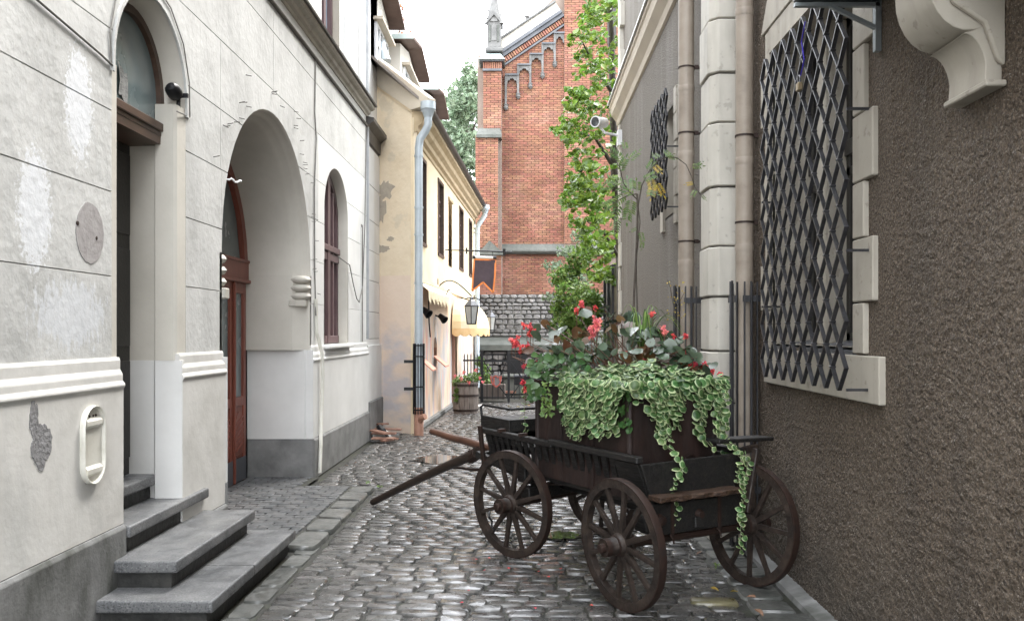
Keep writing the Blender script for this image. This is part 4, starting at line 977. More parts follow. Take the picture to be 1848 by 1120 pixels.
for c,h,rx,rz in ((.50,4.15,.15,.14),(.42,3.82,.09,.22),(.3,4.3,.06,.08),(.45,3.15,.12,.06),(.6,3.3,.06,.04)):
    n = 22; g = G(); g.prism([(c+rx*math.cos(2*PI*k/n)*(1+R(-.4,.4)),h+rz*math.sin(2*PI*k/n)*(1+R(-.35,.35))) for k in range(n)], lambda a,b,d:EW(a,b,d), -.02, .004); obj('bare_patch', g, M_('bare_render',[(.34,.30,.25),(.44,.38,.30)],scale=10,rough=.9,bump=.6), ch)
# eave moulding, gutter, roof
g = G(); pr = [(0,4.98),(.03,4.99),(.035,5.05),(.09,5.08),(.10,5.15),(.17,5.2),(.19,5.27),(.27,5.32),(.28,5.38),(0,5.42)]
g.sweep(pr, lambda a,b,t:CW(t,b,a), 0, 10.95); obj('eave_moulding', g, cream_mould, ch)
g = G(); g.sweep([(.30+.075*math.cos(PI+PI*k/8),5.44+.075*math.sin(PI+PI*k/8)) for k in range(9)]+[(.36,5.45),(.24,5.45)], lambda a,b,t:CW(t,b,a), -.12, 11.0); obj('gutter', g, tin_m, ch, smooth=.6)
g = G(); g.add([CW(-.15,5.45,.26),CW(11,5.45,.26),CW(11,8.0,-2.6),CW(-.15,8.0,-2.6),CW(-.15,5.50,.26),CW(11,5.50,.26),CW(11,8.05,-2.6),CW(-.15,8.05,-2.6)],[(0,1,2,3),(4,7,6,5),(0,4,5,1),(2,6,7,3),(0,3,7,4),(1,5,6,2)])
obj('roof', g, roof_m, ch)
obj('house_mass', G().prism([(X0c-.4,Y0c+.6),(X0c-.05,Y0c+10.9),(-7,Y0c+10.9),(-7,Y0c+.8)], lambda a,b,d:(a,b,d), 0, 5.4), cream_m, ch)
# dormers
def dormer(xo, zn, zf, he, hr, wb, lab, x_back=-6.0, over=.28, win=True, lit=trim_m):
    # street face at xo-over, eaves at y=zn / zf height he, ridge hr
    xf = xo-over; c = (zn+zf)/2; ov = .22
    a, b = zn+ov, zf-ov
    h_e = he + (hr-he)*ov/((zf-zn)/2) - .06
    d = obj('dormer', G().prism([(a,wb),(b,wb),(b,h_e),(c,hr-.06),(a,h_e)], lambda y,h,x:(x,y,h), x_back, xf), dormer_m, ch)
    for (ya,ha),(yb,hb) in (((zn,he),(c,hr)),((c,hr),(zf,he))):
        g = G(); g.add([(xo,ya,ha),(xo,yb,hb),(x_back,yb,hb),(x_back,ya,ha),(xo,ya,ha+.06),(xo,yb,hb+.06),(x_back,yb,hb+.06),(x_back,ya,ha+.06)],[(0,1,2,3),(4,7,6,5),(0,4,5,1),(2,6,7,3),(0,3,7,4),(1,5,6,2)])
        obj('dormer_roof', g, soffit_m, d)
    g = G(); g.box(x_back,xo+.01,zn-.03,zn,he-.01,he+.085); obj('flashing', g, verdigris, d)
    if win:
        wa, wb2 = a+.35, b-.3; w0, w1 = wb+.12, wb+.75
        obj('dormer_window', G().box(xf,xf+.01,wa,wb2,w0,w1), glass_blue, d)
        g = G()
        for k in range(5):
            y_ = wa+(wb2-wa)*k/4; g.box(xf+.005,xf+.05,y_-.03,y_+.03,w0,w1)
        for z_ in (w0,(w0+w1)/2,w1): g.box(xf+.005,xf+.045,wa,wb2,z_-.025,z_+.025)
        obj('window_bars', g, white_m, d)
        g = G(); g.box(xf,xf+.16,wa-.1,wb2+.1,w1+.03,w1+.08); obj('window_hood', g, trim_m, d)
    return d
d1 = dormer(-2.28, 13.9, 16.2, 7.43, 7.72, 6.2, '', x_back=-5)
dormer(-2.15, 16.35, 19.25, 7.33, 7.60, 6.2, '')
dormer(-2.0, 19.6, 22.4, 7.28, 7.55, 6.5, '', win=False)
vp = tag(obj('vent_pipe', G().tube([P(686,70,15.3),P(688,88,15.0),P(697,112,14.9)], .09, 12), zinc_m, None, smooth=True), 'grey vent pipe bending out below the nearest dormer window', 'pipe')
# downpipes of the cream house
def cpipe(pts, r, guard, lab, foot=True):
    t = thing('downpipe', (pts[-1][0],pts[-1][1],0), lab, 'pipe')
    obj('pipe_shaft', G().tube(pts, r, 14), zinc_m, t, smooth=True)
    g = G(); x,y,_ = pts[0]; Mx = Matrix.Translation(Vector(pts[0])); g.lathe([(r,-.12),(r+.04,.0),(r+.06,.02),(r+.06,.14),(r+.04,.14)], Mx, 14); obj('pipe_head', g, zinc_m, t, smooth=.6)
    for z in (4.6,3.75,3.3,2.5):
        x,y = pts[-1][0],pts[-1][1]; obj('pipe_clamp', G().lathe([(r,z),(r+.01,z),(r+.01,z+.03),(r,z+.03)], Matrix.Translation((x,y,0)), 14), zinc_m, t)
    return t
px_, py_ = -1.76, 14.1
t = cpipe([(-1.60,14.05,5.35),(-1.60,14.05,5.12),(-1.65,14.08,5.02),(px_+.02,14.1,4.9),(px_,14.1,4.75),(px_,14.1,.35)], .066, True, 'blue grey downpipe at the near corner of the cream house')
obj('pipe_foot', G().lathe([(.078,0),(.078,.36),(.07,.37),(.085,.4),(.085,.46),(.07,.47)], Matrix.Translation((px_,14.1,0)), 14).tube([(px_,14.1,.2),(px_+.05,14.02,.3),(px_+.12,13.98,.33)], .05, 10), terra_m, t, smooth=.7)
cgt = thing('pipe_cage', (px_,14.1,0), 'black bar cage round the foot of the blue grey downpipe', 'pipe guard')
me = mesh_of('cage_bar', G().box(-.008,.008,-.008,.008,0,1.0), iron_m)
for k in range(12):
    a = 2*PI*k/12; inst('cage_bar', me, cgt, (px_+.09*math.cos(a),14.1+.09*math.sin(a),.36), (0,0,a), (1,1,1.16))
for z in (.42,.8,1.3,1.48): obj('cage_hoop', G().lathe([(.082,z),(.1,z),(.1,z+.02),(.082,z+.02)], Matrix.Translation((px_,14.1,0)), 12), iron_m, cgt)
for z in (.75,1.2): obj('cage_stay', G().box(px_-.24,px_,14.06,14.09,z,z+.05), iron_m, cgt)
q = Vector(CW(10.75,0,.1)); e = Vector(CW(10.75,5.3,.33))
cpipe([e,(e.x,e.y,5.15),(q.x+.03,q.y,4.85),(q.x,q.y,4.7),(q.x,q.y,.1)], .075, False, 'blue grey downpipe at the far end of the cream house')
# canvas valance over the painted wall
aw = thing('valance_awning', CW(2,2.5), 'narrow cream fringed canvas awning along the painted wall', 'awning')
g = G(); g.add([CW(.25,2.60,.02),CW(5.0,2.60,.02),CW(5.0,2.42,.24),CW(.25,2.42,.24)],[(0,1,2,3)]); obj('awning_top', g, fabric_cream, aw)
g = G(); n = 30
for k in range(n):
    a = .25+4.75*k/n; b = .25+4.75*(k+1)/n; dp = .2+.05*math.sin(k*2.1); c=(a+b)/2
    g.add([CW(a,2.42,.24),CW(b,2.42,.24),CW(b-.02,2.42-dp*.8,.245),CW(c,2.42-dp,.25),CW(a+.02,2.42-dp*.8,.245)],[(0,1,2,3,4)])
obj('awning_fringe', g, fabric_cream, aw)
# spotlights
for s,h,lab in ((.75,2.07,'black spotlight nearest the blue grey downpipe on the painted wall'),(2.9,2.0,'black spotlight further along the painted wall below the fringe')):
    p = Vector(CW(s,h,.12)); t = thing('spotlight', p, lab, 'spotlight')
    Mx = Matrix.Translation(p) @ Vector((.6,-.4,-.5)).normalized().to_track_quat('Z','Y').to_matrix().to_4x4()
    obj('lamp_head', G().lathe([(0,-.08),(.05,-.08),(.06,0),(.085,.09),(.075,.09)], Mx, 12), iron_m, t, smooth=.6)
    obj('lamp_arm', G().bar(CW(s,h+.05,-.02),CW(s,h,.1),.03,.03), iron_m, t)
tag(obj('drip_cable', G().tube([CW(1.7,2.45,.02),CW(1.72,2.1,.03),CW(1.8,1.9,.02),CW(1.95,1.62,.02)], .014, 6), iron_m), 'dark cable hanging between the two spotlights', 'cable')
# domed striped awning
dm = thing('dome_awning', CW(6.2,2.0), 'quarter dome awning striped cream and ochre with scalloped valance over the doorway', 'awning')
cs, rr_ = 6.15, .80
for k in range(12):
    g = G(); n = 7; a0, a1 = PI*k/12, PI*(k+1)/12
    for i in range(n):
        e0, e1 = PI/2*i/n, PI/2*(i+1)/n
        def q_(a,e): return CW(cs-rr_*math.cos(a)*math.cos(e), 1.80+.72*math.sin(e), .02+rr_*math.sin(a)*math.cos(e)*1.0)
        g.add([q_(a0,e0),q_(a1,e0),q_(a1,e1),q_(a0,e1)],[(0,1,2,3)])
    obj('awning_gore', g, fabric_cream if k%2 else M_('pale_ochre_stripe',[(.76,.60,.34),(.8,.66,.42)],rough=.9), dm, smooth=True)
    g = G()
    for j in range(2):
        b0 = a0+(a1-a0)*j/2; b1 = a0+(a1-a0)*(j+1)/2
        if j == 0:
            pts = []; m_ = 6; top = []
            for i in range(m_+1):
                a = a0+(a1-a0)*i/m_; hh_ = 1.80-.13-.06*math.sin(PI*i/m_)
                top.append(CW(cs-rr_*math.cos(a),1.80,.02+rr_*math.sin(a))); pts.append(CW(cs-rr_*math.cos(a)*1.005,hh_,.02+rr_*math.sin(a)*1.005))
            g.add(top+pts, [(i,i+1,m_+2+i,m_+1+i) for i in range(m_)])
    obj('awning_scallop', g, fabric_ochre, dm)
# lanterns on scroll brackets
def lantern(p, sc_, wallp, lab):
    t = thing('lantern', p, lab, 'lantern'); x,y,z = p
    g = G(); r0, r1, h = .15*sc_, .095*sc_, .36*sc_
    Mx = Matrix.Translation((x,y,z)) @ Matrix.Rotation(PI/6,4,'Z')
    g.lathe([(r1,-h),(r0,0)], Mx, 6); obj('lantern_glass', g, frost_m, t)
    g = G()
    for k in range(6):
        a = 2*PI*k/6; g.bar(Mx@Vector((r1*math.cos(a),r1*math.sin(a),-h)), Mx@Vector((r0*math.cos(a),r0*math.sin(a),0)), .018*sc_, .018*sc_)
        b = 2*PI*(k+1)/6
        for r_,z_ in ((r0,0),(r1,-h)): g.bar(Mx@Vector((r_*math.cos(a),r_*math.sin(a),z_)), Mx@Vector((r_*math.cos(b),r_*math.sin(b),z_)), .02*sc_, .02*sc_)
    obj('lantern_frame', g, iron_m, t)
    obj('lantern_cap', G().lathe([(r0*1.1,0),(r0*.55,.1*sc_),(r0*.3,.13*sc_),(r0*.3,.17*sc_),(0,.2*sc_)], Mx, 6), kick_m, t)
    w = Vector(wallp); q = Vector(p)+Vector((0,0,.2*sc_)); arc = [w.lerp(q, i/8)+Vector((0,0,.16*math.sin(PI*i/8*.9)+.16*(i/8)*(1-i/8))) for i in range(9)]
    arc = [w+ (q-w)*(i/10) + Vector((0,0,.22*math.sin(PI*(i/10)**.8))) for i in range(11)]
    sp_ = [q+Vector((0,0,0))]
    obj('scroll_bracket', G().tube(arc, .013, 6).tube([w+Vector((0,0,-.25))+(q-w)*(.02+.35*(i/9))+Vector((0,0,.25*(i/9)+.06*math.sin(i))) for i in range(10)], .01, 6).bar(w+Vector((0,0,-.3)),w+Vector((0,0,.2)),.02,.03), iron_m, t)
lantern(P(851,552,17.2)+Vector((0,0,0)), 1.0, CW(3.1,2.6,.0), 'hexagonal lantern on a scroll bracket in front of the domed awning')
lantern(P(886,572,21.5), .9, CW(7.6,2.45,.0), 'further hexagonal lantern beyond the domed awning')
# banner
bn = thing('hanging_banner', P(873,460,18.5), 'dark swallowtail banner edged in orange hanging from an iron pole', 'banner')
D = 18.5
def bp(px,py,d=D): return P(px,py,d)
lp = [(856,468),(894,469),(893,500),(890,528),(872,509),(852,525),(854,495)]
g = G()
def bpoly(lp, y0, y1):
    return G().prism([((px-948)/F*D, 1.7+(600-py)/F*D) for px,py in lp], lambda a,b,d:(a,D+d+.02*math.sin(a*14),b), y0, y1)
obj('banner_cloth', bpoly(lp,-.004,.004), banner_m, bn)
g = G()
for (a,b) in zip(lp, lp[1:]+lp[:1]): g.bar(bp(*a,D-.0), bp(*b,D-.0), .035, .02, up=(0,1,0))
obj('banner_braid', g, orange_m, bn)
obj('banner_rod', G().tube([bp(853,464),bp(895,465)], .03, 8), white_m, bn)
obj('banner_rod_end', G().tube([bp(853,464,D-.01),bp(858,464,D-.01)], .036, 8).tube([bp(890,465,D-.01),bp(896,465,D-.01)], .036, 8), iron_m, bn)
obj('banner_pole', G().tube([bp(841,452),bp(880,453),bp(924,455)], .018, 8).tube([bp(910,449),bp(910,461)], .03, 6).tube([bp(842,447),bp(842,458)],.02,6).tube([bp(889,453),bp(889,464)],.006,5).tube([bp(857,453),bp(857,464)],.006,5).bar(bp(841,452),CW(4.3,3.5,0),.02,.02), iron_m, bn)

# ================================================================== CHURCH
ZC = 30.0
cu = thing('brick_church', (1.5,ZC,0), 'red brick gothic church gable with grey stone pinnacle at the lane end', 'building')
def cx(px, d=ZC): return (px-948)/F*d
def cz(py, d=ZC): return 1.7+(600-py)/F*d
gable = lambda x: cz(112)+(x-cx(905))*((cz(40)-cz(112))/(cx(1012)-cx(905)))      # underside line of the rake
g = G(); g.prism([(cx(860),0),(14,0),(14,26),(cx(1130),26),(cx(1130),cz(-200)),(cx(1012),cz(-20)),(cx(905),cz(100)),(cx(862),cz(100))], lambda a,b,d:(a,d,b), ZC+.05, ZC+1.0); obj('church_wall_core', g, mortar_m, cu)
obj('church_mass', G().box(cx(905),14,ZC+1.05,ZC+16,0,8.5), mortar_m, cu)
BM = [mesh_of('brick', G().box(-.5,.5,-.02,.06,-.5,.5), brick_m, bev=.0)]
bricks = []
def brickfield(x0, x1, h0, h1, yf, top=None, holes=None, bot=None):
    h = h0; r = 0
    while h < h1:
        x = x0-(.14 if r%2 else 0)
        while x < x1:
            w = .255; a, b = max(x,x0), min(x+w, x1)
            if b-a > .05 and (top is None or h+.07 < top((a+b)/2)) : bricks.append(((a+b)/2, yf+R(-.006,.006), h+.037, b-a-.012, .066))
            x += w+.008
        h += .078; r += 1
STR = cz(453)
brickfield(cx(905), cx(1018), STR+.25, 14, ZC+.03, top=lambda x: gable(x))
brickfield(cx(905), cx(1100), 2.2, STR-.12, ZC+.03)
brickfield(cx(1018), cx(1064), STR+.25, 13.6, ZC-.12)
brickfield(cx(1064), cx(1130), STR+.25, 13.6, ZC+.03)
# left buttress, two stages
brickfield(cx(872,29.4), cx(905,29.4), cz(235,29.4), cz(110,29.4), 29.4)
brickfield(cx(858,29.0), cx(899,29.0), cz(447,29.0), cz(248,29.0), 29.0)
brickfield(cx(864,28.8), cx(905,28.8), 2.2, cz(462,28.8), 28.8)
obj('buttress_core', G().box(cx(872,29.4),cx(905,29.4),29.42,30.1,2,cz(108,29.4)).box(cx(858,29.0),cx(899,29.0),29.02,30.1,2,cz(244,29)).box(cx(864,28.8),cx(905,28.8),28.82,30.1,1,cz(458,28.8)).box(cx(1018),cx(1064),ZC-.1,ZC+.2,STR,13.9), mortar_m, cu)
bricks.sort(key=lambda b: (abs(b[2]-6) + (0 if b[1] > 29.9 else 3)))
for b in bricks[:290]: inst('brick', BM[0], cu, (b[0],b[1],b[2]), (0,0,0), (b[3],1,b[4]))
g = G()
for b in bricks[290:]:
    x,y,z,w,h = b; g.box(x-w/2,x+w/2,y-.02,y+.06,z-h/2,z+h/2)
obj('brick_courses', g, brick_m, cu, kind='stuff')
# stone caps and string
obj('string_course', G().prism([(ZC+.1,STR-.11),(ZC-.12,STR-.11),(ZC-.2,STR-.03),(ZC-.2,STR+.02),(ZC+.02,STR+.26)], lambda a,b,d:(d,a,b), cx(905), cx(1130)), weather_m, cu)
def cap(x0,x1,yf,yb,h0,h1): return G().add([(x0-.08,yf-.1,h0-.06),(x1+.08,yf-.1,h0-.06),(x1+.08,yb,h0-.06),(x0-.08,yb,h0-.06),(x0-.08,yf-.1,h0+.04),(x1+.08,yf-.1,h0+.04),(x1+.02,yb,h1),(x0-.02,yb,h1)],[(0,3,2,1),(4,5,6,7),(0,1,5,4),(1,2,6,5),(2,3,7,6),(3,0,4,7)])
obj('buttress_cap', cap(cx(864,29),cx(901,29),29.0,29.4,cz(246,29),cz(226,29)), weather_m, cu)
ya_, za_ = 28.8, cz(458,28.8)
obj('gablet_cap', G().prism([(cx(862,28.7),cz(460,28.7)),(cx(908,28.7),cz(460,28.7)),(cx(908,28.7),cz(456,28.7)),(cx(883,28.7),cz(434,28.7)),(cx(864,28.7),cz(456,28.7))], lambda a,b,d:(a,d,b), 28.66, 29.2), weather_m, cu)
# eave block of the corner turret
obj('turret_cornice', G().box(cx(866,29.3),cx(909,29.3),29.2,30,cz(112,29.3),cz(108,29.3)).box(cx(871,29.3),cx(906,29.3),29.28,30,cz(128,29.3),cz(124,29.3)), slate_m, cu)
g = G(); x0,x1 = cx(871,29.3), cx(906,29.3)
me = mesh_of('dentil', G().box(-.025,.025,-.05,.05,-.14,.14), brick_m)
for k in range(9): inst('dentil', me, cu, (x0+(x1-x0)*(k+.5)/9, 29.36, cz(118,29.3)))
obj('turret_roof', G().add([(cx(863,29.2),29.1,cz(108,29.2)),(cx(911,29.2),29.1,cz(108,29.2)),(cx(911,29.2),30.2,cz(108,29.2)),(cx(863,29.2),30.2,cz(108,29.2)),(cx(876,29.5),29.5,cz(97,29.5)),(cx(903,29.5),29.5,cz(97,29.5)),(cx(903,29.5),30.0,cz(97,29.5)),(cx(876,29.5),30.0,cz(97,29.5))],[(0,3,2,1),(4,5,6,7),(0,1,5,4),(1,2,6,5),(2,3,7,6),(3,0,4,7)]), verdigris, cu)
# pinnacle
pc = Vector((cx(892,29.7),29.7,0)); s_ = .24
obj('pinnacle_shaft', G().box(pc.x-.30,pc.x+.30,29.4,30.0,cz(97,29.7),cz(90,29.7)).box(pc.x-s_,pc.x+s_,29.46,29.94,cz(90,29.7),cz(42,29.7)), ststone_m, cu, bev=.02)
obj('pinnacle_niche', G().prism([(pc.x-.09,cz(78,29.7)),(pc.x+.09,cz(78,29.7)),(pc.x+.09,cz(52,29.7)),(pc.x,cz(45,29.7)),(pc.x-.09,cz(52,29.7))], lambda a,b,d:(a,d,b), 29.44, 29.47), ststone_m, cu)
for sg in (-1,1): obj('pinnacle_colonnette', G().tube([(pc.x+sg*.14,29.45,cz(80,29.7)),(pc.x+sg*.14,29.45,cz(50,29.7))], .03, 8), weather_m, cu)
g = G(); g.prism([(pc.x-.33,cz(48,29.7)),(pc.x-.27,cz(48,29.7)),(pc.x,cz(32,29.7)),(pc.x+.27,cz(48,29.7)),(pc.x+.33,cz(48,29.7)),(pc.x,cz(25,29.7))], lambda a,b,d:(a,d,b), 29.4, 29.5); obj('pinnacle_gablet', g, ststone_m, cu)
g = G(); g.prism([(29.36,cz(48,29.7)),(29.42,cz(48,29.7)),(29.7,cz(32,29.7)),(29.98,cz(48,29.7)),(30.04,cz(48,29.7)),(29.7,cz(25,29.7))], lambda a,b,d:(d,a,b), pc.x+.2, pc.x+.3); obj('pinnacle_gablet', g, ststone_m, cu)
obj('pinnacle_spire', G().lathe([(.30,cz(44,29.7)),(.17,cz(14,29.7)),(.02,cz(-42,29.7))], Matrix.Translation((pc.x,29.7,0)) @ Matrix.Rotation(PI/8,4,'Z'), 8), ststone_m, cu)
for k in range(4): obj('crocket', G().lathe([(0,.05),(.04,.02),(0,-.05)], Matrix.Translation((pc.x+(-.24+.04*k), 29.5, cz(38-14*k,29.7))), 6), ststone_m, cu)
# rake: coping, dark mouldings, dentils
dx, dz = cx(1018)-cx(905), (cx(1018)-cx(905))*((cz(40)-cz(112))/(cx(1012)-cx(905)))
ang = math.atan2(dz,dx); L_ = math.hypot(dx,dz)*1.02
def rake(o0,o1,d0,d1,m,name,s0=-.05,s1=L_):
    def fn(a,b,d): return (cx(905)+a*math.cos(ang)-b*math.sin(ang), d, cz(112)+a*math.sin(ang)+b*math.cos(ang)+.0)
    return obj(name, G().prism([(s0,o0),(s1,o0),(s1,o1),(s0,o1)], fn, d0, d1), m, cu)
rake(-.19,-.13,ZC-.08,ZC+.1,slate_m,'rake_moulding',-.1)
rake(.08,.20,ZC-.14,ZC+.1,slate_m,'rake_moulding',-.02)
rake(.20,.30,ZC-.22,ZC+.2,slate_m,'rake_moulding',0)
rake(.30,.62,ZC-.14,ZC+.4,quoin_m,'rake_coping',.05)
rake(.62,.68,ZC-.25,ZC+.5,ststone_m,'rake_coping',.0)
me = mesh_of('dentil', G().box(-.03,.03,-.06,.06,-.08,.08), brick_m)
for k in range(30):
    a = .0+L_*k/30; inst('dentil', me, cu, (cx(905)+a*math.cos(ang)+.02*math.sin(ang), ZC-.02, cz(112)+a*math.sin(ang)-.02*math.cos(ang)), (0,-ang,0))
obj('gable_coping_finial', G().tube([P(951,45,30.6),P(951,32,30.6)],.05,8).lathe([(.0,.06),(.1,.04),(.08,0)],Matrix.Translation(P(951,32,30.6)),8), ststone_m, cu)
# stepped blind arcade
yl = [(913,139,194),(935,121,174),(957,102,156),(979,83,137),(1001,64,117),]
for i,(px,yt,yb) in enumerate(yl):
    a = cx(px); b = cx(px+22 if i<4 else 1018); zt = cz(yt-1); y0, y1 = ZC-.13, ZC+.04
    obj('arcade_shaft', G().box(a-.035,a+.035,y0,y1,cz(yb),zt), ststone_m, cu)
    obj('arcade_pendant', G().lathe([(0,-.16),(.05,-.11),(.095,-.05),(.06,0),(.09,.05),(.04,.09)], Matrix.Translation((a,ZC-.06,cz(yb)+.02)), 8), ststone_m, cu)
    n = 10; c = (a+b)/2; r = (b-a)/2; hs_ = zt-.33
    lp = [(a,zt),(b,zt),(b,hs_)]
    arc = [(c+(r-.05)*math.cos(PI*k/n), hs_+.04+(.19)*abs(math.sin(PI*k/n))**.8 + (-.05 if k in (3,7) else 0)) for k in range(n+1)]
    lp = [(b,zt),(b,hs_)]+arc+[(a,hs_),(a,zt)]
    obj('arcade_arch', G().prism(lp, lambda x,z,d:(x,d,z), y0+.02, y1), ststone_m, cu)
    obj('arcade_label', G().box(a-.03,b+.02,y0-.04,y1,zt,zt+.05), slate_m, cu)
sp = lambda *a: None
# slit window on right
obj('slit_window', G().box(cx(1096),cx(1112),ZC-.02,ZC+.1,cz(80),cz(14)), frame_dk, cu)
# quoin pattern edge of paler brick beside the buttress
# ================================================================== STONE WALL + YARD BEHIND THE GATE
sw = thing('rubble_wall', (0,26,0), 'grey rubble retaining wall below the brick church', 'wall')
obj('wall_core', G().box(-3.5,5,26.06,27.5,0,cz(531,26)), M_('grey_wall_mortar',[(.05,.048,.045),(.10,.097,.09)],scale=4,rough=.9,bump=.6), sw)
obj('wall_ledge', G().add([(-3.5,25.3,cz(622,25.3)),(2.5,25.3,cz(622,25.3)),(2.5,26.1,cz(607,26.1)),(-3.5,26.1,cz(607,26.1)),(-3.5,25.3,cz(632,25.3)),(2.5,25.3,cz(632,25.3)),(2.5,26.1,cz(632,25.3)),(-3.5,26.1,cz(632,25.3))],[(0,1,2,3),(4,7,6,5),(0,4,5,1),(1,5,6,2),(2,6,7,3),(3,7,4,0)]), weather_m, sw)
random.seed(21)
def rubble(x0,x1,h0,h1,yf,hr,wr,parent,m=rubble_m,name='wall_stone',th=.12):
    h = h0
    while h < h1-.02:
        dh = min(R(*hr), h1-h); x = x0+R(-.1,.1)
        while x < x1:
            w = R(*wr); n = 9; c = (x+w/2,h+dh/2)
            g = G(); lp = []
            for k in range(n):
                a = 2*PI*(k+.3)/n; q = (abs(math.cos(a))**4+abs(math.sin(a))**4)**(-.25)*(1-R(0,.14))
                lp.append((c[0]+(w/2-.008)*q*math.cos(a)*1.0, c[1]+(dh/2-.008)*q*math.sin(a)))
            yy = yf+R(-.03,.03)
            vs = [(a,yy+th,b) for a,b in lp]+[(a,yy,b) for a,b in lp]+[(c[0]+(a-c[0])*.7,yy-.02,c[1]+(b-c[1])*.7) for a,b in lp]
            g.add(vs, [(k,(k+1)%n,n+(k+1)%n,n+k) for k in range(n)]+[(n+k,n+(k+1)%n,2*n+(k+1)%n,2*n+k) for k in range(n)]+[tuple(2*n+k for k in range(n))])
            obj(name, g, m, parent); x += w
        h += dh
rubble(-1.7,2.4,cz(607,26),cz(531,26),26.02,(.10,.17),(.14,.34),sw)
rubble(-1.7,1.6,0,cz(634,25.4),25.5,(.14,.24),(.22,.5),sw)
obj('wall_opening_shade', G().box(cx(915,25.3),cx(975,25.3),25.35,25.48,cz(672,25.3),cz(640,25.3)), iron_m, sw)  # solid black block stands for the shade inside the wall opening
obj('yard_ledge', G().box(cx(905,23.5),cx(980,23.5),23.4,24.2,cz(681,23.5),cz(676,23.5)).box(cx(908,23.5),cx(980,23.5),23.5,24.2,0,cz(681,23.5)), weather_m, sw, bev=.02)
for k in range(5): obj('ledge_brick', G().box(cx(907+k*5,23.4),cx(911.4+k*5,23.4),23.36,23.5,cz(709,23.4),cz(705,23.4)), brick_m, sw)
# training wires
g = G()
for k,py in enumerate((549,557,565,573,583,593,603)): g.tube([P(883+8*(k<3)+ (22 if k in(0,2) else 0),py,25.85),P(920,py+1,25.84),P(975,py,25.85)], .009, 5)
for px in (908,926,940): g.tube([P(px,538,25.85),P(px,606,25.85)], .009, 5)
obj('training_wire', g, M_('old_batten',[(.17,.165,.155),(.25,.24,.22)],rough=.8), sw)
bx_ = thing('black_box', P(948,686,22.6), 'plain black box standing on the yard ledge behind the gate', 'box')
obj('box_body', G().box(cx(928,22.6),cx(966,22.6),22.5,22.9,cz(694,22.6),cz(679,22.6)), iron_m, bx_, bev=.02); obj('box_lid', G().box(cx(927,22.6),cx(967,22.6),22.48,22.92,cz(679,22.6),cz(677,22.6)), kick_m, bx_)
# ---- gate
YG = 20.9; gt = thing('iron_gate', (0,YG,0), 'black iron bar gate with a red emblem shield across the lane end', 'gate')
def gp(px,py): return P(px,py,YG)
me = mesh_of('gate_bar', G().box(-.009,.009,-.009,.009,0,1), iron_m)
for px in (879,889,899,908,928,937,947,956,966,975,985):
    b = gp(px,720); inst('gate_bar', me, gt, b, (0,0,0), (1,1,gp(px,640).z-b.z))
for px in (870,918,995): obj('gate_post', G().box(cx(px,YG)-.03,cx(px,YG)+.03,YG-.03,YG+.03,0,cz(632,YG)), iron_m, gt)
for py,w in ((651,.05),(717,.035),(640,.02)): obj('gate_rail', G().box(cx(870,YG),cx(995,YG),YG-.015,YG+.015,cz(py,YG)-w/2,cz(py,YG)+w/2), iron_m, gt)
g = G()
for a,b in (((874,653),(892,680)),((914,653),(901,680)),((901,697),(916,716)),((922,653),(944,684)),((922,716),(944,684)),((966,653),(944,684)),((966,716),(944,684))): g.bar(gp(*a)+Vector((0,-.02,0)),gp(*b)+Vector((0,-.02,0)),.025,.025)
obj('gate_brace', g, iron_m, gt)
sh = [(885,676),(905,676),(905.5,684),(903,692),(896,699),(888,692),(885,684)]
obj('emblem_shield', G().prism([(cx(a,YG),cz(b,YG)) for a,b in sh], lambda x,z,d:(x,d,z), YG-.05, YG-.035), M_('grey_shield_paint',[(.14,.13,.13),(.2,.19,.19)],rough=.6), gt)
redp = M_('red_emblem_paint',[(.42,.07,.05),(.55,.12,.09)],rough=.5)
g = G()
for pts in ([(891.5,694),(891.5,679.5),(894,677.8),(897,678.4),(898.6,681.5)],[(886.2,678),(886.2,684),(889,692),(896,698),(902,692),(904.3,684),(904.5,677.5)],[(889.5,694.5),(893.5,693.5)],[(892,679),(889,681.5)],[(900.5,678.5),(902.5,682),(901,686)]):
    for a,b in zip(pts,pts[1:]): g.bar(gp(*a)+Vector((0,-.058,0)),gp(*b)+Vector((0,-.058,0)),.026,.012,up=(0,1,0))
obj('emblem_mark', g, redp, gt)
sf = thing('spiked_railing', (-1.4,YG-.3,0), 'short black spiked railing between the barrel and the gate', 'railing')
me = mesh_of('railing_bar', G().box(-.012,.012,-.012,.012,0,.96).add([(-.012,-.012,.96),(.012,-.012,.96),(.012,.012,.96),(-.012,.012,.96),(0,0,1.0)],[(0,1,4),(1,2,4),(2,3,4),(3,0,4)]), iron_m)
for k in range(6): 
    b = gp(838+k*6,725); b.z=0; inst('railing_bar', me, sf, b, (0,0,0), (1,1,cz(637,YG)))
for py in (650,717): obj('railing_rail', G().box(cx(836,YG),cx(870,YG),YG-.015,YG+.015,cz(py,YG)-.02,cz(py,YG)+.02), iron_m, sf)
# ---- slatted fence right of lane beyond the roughcast house
fe = thing('slatted_fence', (1.65,16.5,0), 'dark grey vertical slat fence beyond the roughcast house corner', 'fence')
me = mesh_of('fence_slat', G().box(-.012,.012,0,.135,.3,1), frame_dk)
for k in range(32): inst('fence_slat', me, fe, (1.62+.006*k,14.6+.145*k,0), (0,0,0), (1,1,2.92-.0*k))
obj('fence_rail', G().bar((1.66,14.6,2.65),(1.86,19.3,2.65),.04,.06).bar((1.66,14.6,1.7),(1.86,19.3,1.7),.04,.06), frame_dk, fe)
for k in range(4): obj('fence_post', G().box(1.575+.05*k,1.65+.05*k,14.62+1.4*k,14.72+1.4*k,0,2.98), guard_m, fe)
